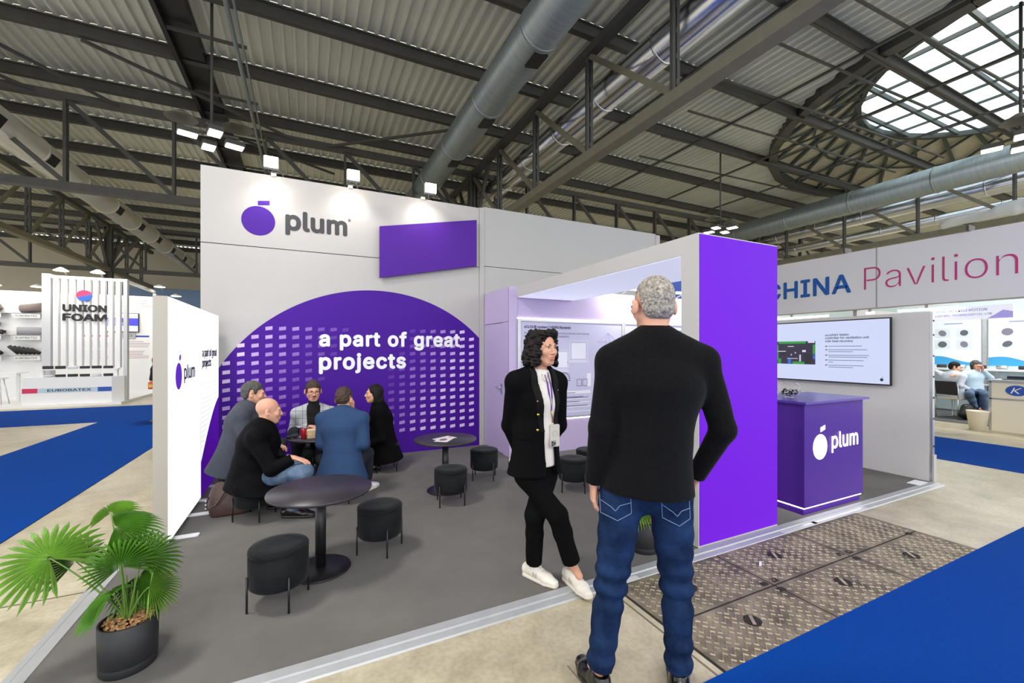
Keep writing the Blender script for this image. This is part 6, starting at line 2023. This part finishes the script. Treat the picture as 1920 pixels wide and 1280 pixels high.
mesh_obj('jacket', [jacket_field(J, .011, .02, .0, .02, .04, .95).mesh()], M_navy, o); trousers(J, M_navy, o, .011)
mesh_obj('hair', [hair_short(H, .006)], M_hair_dark, o)
for s_ in 'LR':
    up, so = shoe_mesh(J['a' + s_], J['t' + s_], .008, .28, .046, .075, FZ); mesh_obj('shoe', [up, so], M_shoe_black, o)
c = rp(284, 722, DP - .2)
jr = thing('orange_jar', 'small orange jar in the hand of the hidden passer-by', 'jar', (float(c[0]), float(c[1]), float(c[2]) - .08))
MB().lathe([(0, 0), (.055, 0), (.058, .02), (.058, .13), (.05, .15), (0, .15)], 18, (float(c[0]), float(c[1]), float(c[2]) - .08)).build('jar', mat('orange_plastic', S(226, 90, 40), .4), jr)
MB().box(float(c[0]) - .03, float(c[0]) + .03, float(c[1]) - .061, float(c[1]) - .058, float(c[2]) - .04, float(c[2]) + .02).build('jar_label', mat('yellow_label', S(240, 196, 60), .5), jr)

# --- pavilion on the right
XF = 12.2
fs = struct_root('wall_pavilion', 'long white fascia of the pavilion with large blue and pink lettering', (XF, 5, 2.58))
for (y0, y1) in ((1.2, 5.275), (5.305, 9.4), (9.43, 13.4)):
    MB().box(XF, XF + .12, y0, y1, 2.58, 4.0).build('fascia_panel', mat('white_fascia', S(240, 238, 242), .5), fs)
MB().box(XF - .004, XF + .1, 5.275, 5.305, 2.58, 4.0).build('fascia_joint', mat('grey_joint', S(176, 174, 172), .6), fs)
MB().box(XF - .01, XF + .13, 1.2, 13.4, 2.555, 2.58).build('fascia_shade_line', M_edge, fs)  # coloured strip standing in for the shading along the fascia's lower edge
for k, (ch_, y) in enumerate((('CHINA', 7.97),)):
    lettering('CHINA', (XF - .004, 7.97, 3.02), YN, ZP, 2.16, .49, 'fascia_word', mat('pavilion_blue', S(14, 96, 182), .5), fs, offset=.02, space=1.05)
lettering('Pavilion', (XF - .004, 5.54, 3.02), YN, ZP, 2.48, .55, 'fascia_word', mat('pavilion_pink', S(204, 56, 130), .5), fs, offset=-.012)
for k in range(6):
    MB().box(XF - .1, XF + .2, 1.5 + 2.2 * k, 1.54 + 2.2 * k, 4.0, 4.12).build('fascia_bracket', M_steel, fs)
fb = struct_root('wall_pavilion_back', 'pale back wall of the pavilion stand behind the seated men', (15.5, 4, 0))
MB().box(15.5, 15.6, 0.5, 13.4, FZ, 2.9).build('back_panel', mat('pale_aqua_panel', S(214, 234, 236), .5), fb)
MB().box(XF + .12, 15.5, 5.75, 5.83, FZ, 2.58).build('side_panel', M_white, fb)
o = MB().box(12.75, 15.5, .5, 5.75, FZ, FZ + .008).build('floor_pavilion', mat('dark_grey_carpet', S(84, 86, 88), .95)); tag(o, 'dark grey carpet of the pavilion stand', None, None, 'structure')
for y in (4.44, 3.3, 5.62):
    MB().box(15.44, 15.5, y - .04, y + .04, FZ, 2.5).build('panel_post', M_alu, fb)
area_light('pavilion_light', (13.9, 4.0, 2.55), 2.2, 16, (.92, 1, 1), (14.2, 4.0, 0), 170)
# LED tubes under the fascia and the lit name board
for k, (y0, y1, lab) in enumerate(((6.35, 8.2, 'glowing tube under the blue part of the pavilion fascia'), (5.36, 5.52, 'short square glowing lamp under the fascia joint'), (3.9, 4.9, 'glowing tube left of the lit name board'))):
    o = thing('fascia_lamp', lab, 'lamp', (XF + .05, (y0 + y1) / 2, 2.5), 'lamps under the fascia')
    MB().box(XF + .03, XF + .07, y0, y1, 2.44, 2.49).build('tube', M_led, o)
    MB().box(XF + .03, XF + .07, (y0 + y1) / 2 - .03, (y0 + y1) / 2 + .03, 2.49, 2.555).build('holder', M_white, o)
nb = thing('name_board', 'lit white name board with small blue lettering under the pavilion fascia', 'sign', (12.3, 3.8, 2.2))
MB().box(12.30, 12.36, 3.15, 4.36, 2.20, 2.47).build('board', mat('lit_white_board', (.9, .92, 1, 1), .5, emit=.35), nb)
lettering('SHENZHEN KELI MOTION', (12.295, 4.28, 2.37), YN, ZP, .78, .05, 'board_text', M_cobalt, nb)
lettering('CONTROL TECHNOLOGY CO., LTD', (12.295, 4.28, 2.28), YN, ZP, .85, .05, 'board_text', M_cobalt, nb)
plate([(0, 0), (.35, 0), (.35, .12), (.22, .16), (.12, .08)], (12.298, 3.5, 2.205), YN, ZP, 0, .003).build('board_picture', mat('violet_mountain_print', S(170, 160, 224), .5, emit=.3), nb)
# wall posters with product pictures
def product_poster(y1, y0, label, seed):
    o = thing('product_poster', label, 'poster', (15.49, (y0 + y1) / 2, 1.2), 'product posters of the pavilion stand')
    X0 = 15.49
    MB().box(X0 - .01, X0, y0, y1, 1.18, 2.36).build('sheet', mat('white_blue_poster', S(232, 242, 246), .45), o)
    pw = [( (y1 - y0) * t, .10 + .05 * math.sin(t * 6)) for t in np.linspace(0, 1, 20)]
    plate([(0, 0)] + [(a, c_ + .10 * (1 - a / (y1 - y0))) for a, c_ in pw] + [(y1 - y0, 0)], (X0 - .01, y1, 1.18), YN, ZP, 0, .002).build('printed_wave', mat('azure_wave_print', S(60, 160, 214), .45), o)
    MB().box(X0 - .012, X0 - .01, y0 + .35, y1 - .35, 2.26, 2.275).build('heading', M_cobalt, o)
    rg_ = random.Random(seed)
    for r_ in range(2):
        for c_ in range(2):
            cy, cz = y1 - .32 - .42 * c_, 2.02 - .30 * r_
            MB().box(X0 - .012, X0 - .01, cy - .15, cy + .15, cz - .12, cz + .12).build('picture_tile', mat('pale_tile', S(218, 228, 232), .5), o)
            b = MB(); b.prism(ellipse(0, 0, .07 + .03 * rg_.random(), .06 + .03 * rg_.random(), 14, rg_.random()), 0, .003, Matrix(((0, 0, -1, X0 - .012), (-1, 0, 0, cy), (0, 1, 0, cz), (0, 0, 0, 1)))); b.build('product_picture', mat('motor_grey_%d' % ((r_ + c_) % 2), S(92, 98, 108) if (r_ + c_) % 2 else S(128, 126, 142), .5), o)
product_poster(5.56, 4.50, 'poster with four motor pictures above the two seated men', 1)
product_poster(4.38, 3.34, 'poster with motor pictures above the white counter with round emblem', 2)
sf = thing('display_shelf', 'white display shelf behind the two seated men', 'shelf', (15.3, 4.3, 1.1))
MB().box(14.95, 15.49, 2.6, 5.7, 1.06, 1.10).build('board', M_gloss_white, sf)
MB().box(15.0, 15.4, 2.7, 5.6, .70, .73).build('lower_board', M_gloss_white, sf)
for y in (2.7, 4.1, 5.6): MB().box(15.0, 15.05, y - .02, y + .02, FZ, 1.06).build('support', M_alu, sf)
for k in range(7):
    y = 5.5 - .36 * k
    o = thing('motor_sample', ('dark' if k % 2 else 'silver') + ' motor sample, number ' + ('one', 'two', 'three', 'four', 'five', 'six', 'seven')[k] + ' from the left on the display shelf', 'motor', (15.15, y, 1.1), 'motor samples on the display shelf')
    b = MB(); b.cyl((15.15, y - .09, 1.15), (15.15, y + .09, 1.15), .045, n=14); b.build('housing', M_foam if k % 2 else M_alu, o)
    b = MB(); b.cyl((15.15, y - .13, 1.15), (15.15, y - .09, 1.15), .01, n=8); b.cbox(15.15, y, 1.105, .08, .14, .01); b.build('shaft', M_alu, o)
# counter with the round emblem, bin, chair, two men
kc = thing('info_counter', 'cream info counter with round blue letter emblem at the pavilion', 'counter', (12.5, 2.6, FZ))
M_cream2 = mat('cream_laminate', S(234, 226, 204), .5)
MB().box(12.2, 12.75, 1.6, 3.42, FZ, .60).build('lower_body', M_cream2, kc)
MB().box(12.2, 12.75, 1.6, 3.42, .625, .93).build('upper_body', M_cream2, kc)
for z in (.60, .93): MB().box(12.19, 12.76, 1.6, 3.44, z, z + .028).build('aluminium_rail', M_alu, kc)
MB().box(12.19, 12.23, 3.41, 3.45, FZ, .95).build('corner_post', M_alu, kc)
MB().box(12.17, 12.80, 1.55, 3.46, .958, .985).build('top', mat('grey_counter_top', S(176, 178, 180), .4), kc)
plate(ellipse(0, 0, .145, .10, 32), (12.198, 3.08, .79), YN, ZP, 0, .004).build('emblem_disc', M_cobalt, kc)
lettering('K', (12.193, 3.16, .735), YN, ZP, .15, .11, 'emblem_letter', M_letter, kc, shear=.3, plain=True)
for k, y in enumerate((3.15, 2.75)):
    o = thing('laptop', ('thin dark tablet on the info counter near its corner', 'dark laptop lying on the info counter at the picture edge')[k], 'laptop', (12.5, y, .985))
    MB().box(12.35, 12.6, y - .16, y + .16, .986, 1.0).build('base', M_black, o)
    MB().box(12.60, 12.62, y - .16, y + .16, .99, 1.05).build('lid', mat('blue_black_lid', S(34, 42, 66), .4), o)
bn = thing('waste_bin', 'cream conical waste bin beside the info counter', 'bin', (12.05, 3.56, FZ))
MB().lathe([(0, 0), (.115, 0), (.16, .36), (.168, .365), (.168, .38), (.15, .38), (.105, .02), (0, .02)], 24, (12.05, 3.56, FZ)).build('bin_body', M_cream2, bn)
def cane_chair(x, y, rz, label):
    o = thing('visitor_chair', label, 'chair', (x, y, FZ), None, rz)
    for s_ in (-1, 1):
        b = MB(); b.tube([(-.22, s_ * .23, .80), (-.20, s_ * .23, .46), (.22, s_ * .23, .46), (.24, s_ * .23, .02), (-.2, s_ * .23, .012), (-.22, s_ * .23, .30), (-.21, s_ * .23, .46)], .011, 8); b.build('frame_tube', M_alu, o, world=False)
    b = MB(); b.rbox(-.22, .22, -.22, .22, .45, .48, .04); b.build('seat', mat('beige_seat', S(216, 200, 168), .6), o, world=False)
    b = MB(); b.add([(-.20, -.22, .55), (-.20, .22, .55), (-.24, .22, .86), (-.24, -.22, .86), (-.22, -.22, .55), (-.22, .22, .55), (-.26, .22, .86), (-.26, -.22, .86)], [(0, 1, 2, 3), (7, 6, 5, 4), (0, 4, 5, 1), (1, 5, 6, 2), (2, 6, 7, 3), (3, 7, 4, 0)]); b.build('backrest', M_black, o, world=False)
    return o
DQ = 9.95
def bgman(label, hip, bf, arms, head_off, hf, shirt, hands, legs, lean=.0, hair=M_hair_dark):
    o, J, H, f, l = make_seated(label, hip, bf, lean, .0, head_off, hf, arms, hands, hip, 1.0, .44, .195, legs)
    mesh_obj('shirt', [jacket_field(J, .009, .018, .0, .02, .042, .9).mesh()], shirt, o)
    trousers(J, M_bluejeans if hair is not M_hair_dark else M_jeans, o, .010)
    mesh_obj('hair', [hair_short(H, .005, .013 if hair is M_hair_dark else .008, .06, -.05, 8, .012, .004, 130)], hair, o)
    face_details(H, o, hair, .004)
    for s_ in 'LR':
        up, so = shoe_mesh(J['a' + s_], J['t' + s_], .007, .28, .046, .075, FZ + .008); mesh_obj('shoe', [up, so], M_shoe_black, o)
    return o, J, H
M_shirt1 = mat('white_grey_shirt', S(206, 214, 226), .8)
M_shirt2 = mat('pale_aqua_shirt', S(190, 212, 226), .8)
hip = rp(1790, 738, DQ)
bgman('young curly-haired man in white shirt seated on a chair at the pavilion stand', hip, face_dir(.95, .1), dict(L=(rp(1764, 700, DQ + .35), rp(1752, 694, DQ + .45)), R=(rp(1800, 722, DQ - .2), rp(1816, 730, DQ))), face_dir(.3, 0) * .04 + UPV * .12, face_dir(.7, -.7, -.15), M_shirt1,
      [('R', face_dir(.8, .4), -UPV, face_dir(0, 1), .5), ('L', face_dir(-1, .2, .2), -UPV, face_dir(0, -1), .4)], lambda Jx, f, l: dict(kR=rp(1826, 738, DQ - .1), aR=rp(1834, 765, DQ - .05), kL=rp(1826, 736, DQ + .2), aL=rp(1832, 764, DQ + .2)), -.1)
cane_chair(float(hip[0]), float(hip[1]), math.atan2(float(face_dir(.95, .1)[1]), float(face_dir(.95, .1)[0])), 'chrome visitor chair under the young curly-haired man')
DQ2 = 10.05
hip = rp(1826, 734, DQ2)
o2, J, H = bgman('older man in pale blue shirt holding a phone to his ear at the pavilion stand', hip, face_dir(-.1, -1), dict(L=(rp(1857, 708, DQ2 - .1), rp(1842, 692, DQ2 - .14)), R=(rp(1798, 706, DQ2 + .1), rp(1790, 702, DQ2 - .2))), face_dir(0, -1) * .03 + UPV * .115, face_dir(-.12, -.95, -.2), M_shirt2,
      [('L', face_dir(-.3, -.1, 1), face_dir(-1, 0), face_dir(0, -1), .8), ('R', face_dir(-1, -.4), -UPV, face_dir(0, -1), .5)], lambda Jx, f, l: dict(kL=rp(1846, 738, DQ2 - .42), aL=rp(1846, 770, DQ2 - .4), kR=rp(1818, 738, DQ2 - .42), aR=rp(1830, 770, DQ2 - .3)), .0, M_hair_salt)
cane_chair(float(hip[0]), float(hip[1]), math.atan2(float(face_dir(-.1, -1)[1]), float(face_dir(-.1, -1)[0])), 'chrome visitor chair under the older man with the phone')
c = H.P(.085, .03, -.01)
pho = thing('mobile_phone', 'dark mobile phone held to the older man\'s ear', 'phone', tuple(float(v) for v in c))
b = MB(); b.bar(H.P(.100, .0, .03), H.P(.096, .045, -.075), .008, .06, tuple(H.D(0, 1, 0.3))); b.build('phone_body', M_black, pho)
c = rp(1812, 775, DQ - .35)
bp = thing('backpack', 'black backpack on the floor between the chair and the waste bin', 'backpack', (float(c[0]), float(c[1]), FZ + .008))
F = Field(npv((c[0] - .3, c[1] - .3, -.1)), npv((c[0] + .3, c[1] + .3, .5)), .012)
F.ecap((c[0], c[1], .10), (c[0] + .05, c[1], .26), (.17, .11), (.12, .08), RGT, .05); F.ell((c[0] - .03, c[1] - .06, .12), (.11, .08, .10), None, .04); F.plane((0, 0, FZ + .01), (0, 0, -1)); F.noise(.008, 25, 3)
mesh_obj('bag_body', [F.mesh()], M_black, bp)
b = MB(); b.tube([(c[0] + .1, c[1] - .1, .3), (c[0] + .2, c[1] - .12, .26), (c[0] + .22, c[1] - .1, .12), (c[0] + .18, c[1] - .08, .02)], .014, 6); b.build('strap', M_black, bp)
# screen seen over the presentation wall
bs = thing('overhead_screen', 'dark blue screen of another stand seen over the lilac wall', 'screen', tuple(float(v) for v in rp(1268, 530, 11)))
c = rp(1268, 530, 11)
MB().box(float(c[0]) - .7, float(c[0]) + .7, float(c[1]), float(c[1]) + .08, float(c[2]) - .45, float(c[2]) + .45).build('housing', M_black, bs)
MB().box(float(c[0]) - .67, float(c[0]) + .67, float(c[1]) - .004, float(c[1]), float(c[2]) - .42, float(c[2]) + .42).build('screen', mat('deep_blue_screen', S(40, 70, 150), .3, emit=.5), bs)
MB().bar((float(c[0]), float(c[1]) + .04, FZ), (float(c[0]), float(c[1]) + .04, float(c[2])), .06).build('stand_pole', M_steel, bs)
# crumpled sheet lying along the bottom chord of the far truss
F = Field(npv((21.8, 4.9, 6.1)), npv((22.6, 9.0, 7.0)), .04)
F.ecap((22.0, 5.6, 6.42), (22.0, 7.4, 6.36), (.16, .22), (.12, .12), (1, 0, 0), .1); F.ecap((22.0, 5.3, 6.5), (22.0, 6.0, 6.5), (.1, .25), (.14, .2), (1, 0, 0), .1); F.noise(.05, 9, 5)
o = mesh_obj('dust_sheet', [F.mesh()], mat('white_sheeting', S(214, 216, 216), .7)); tag(o, 'crumpled white sheeting lying on the far right truss', 'sheet')
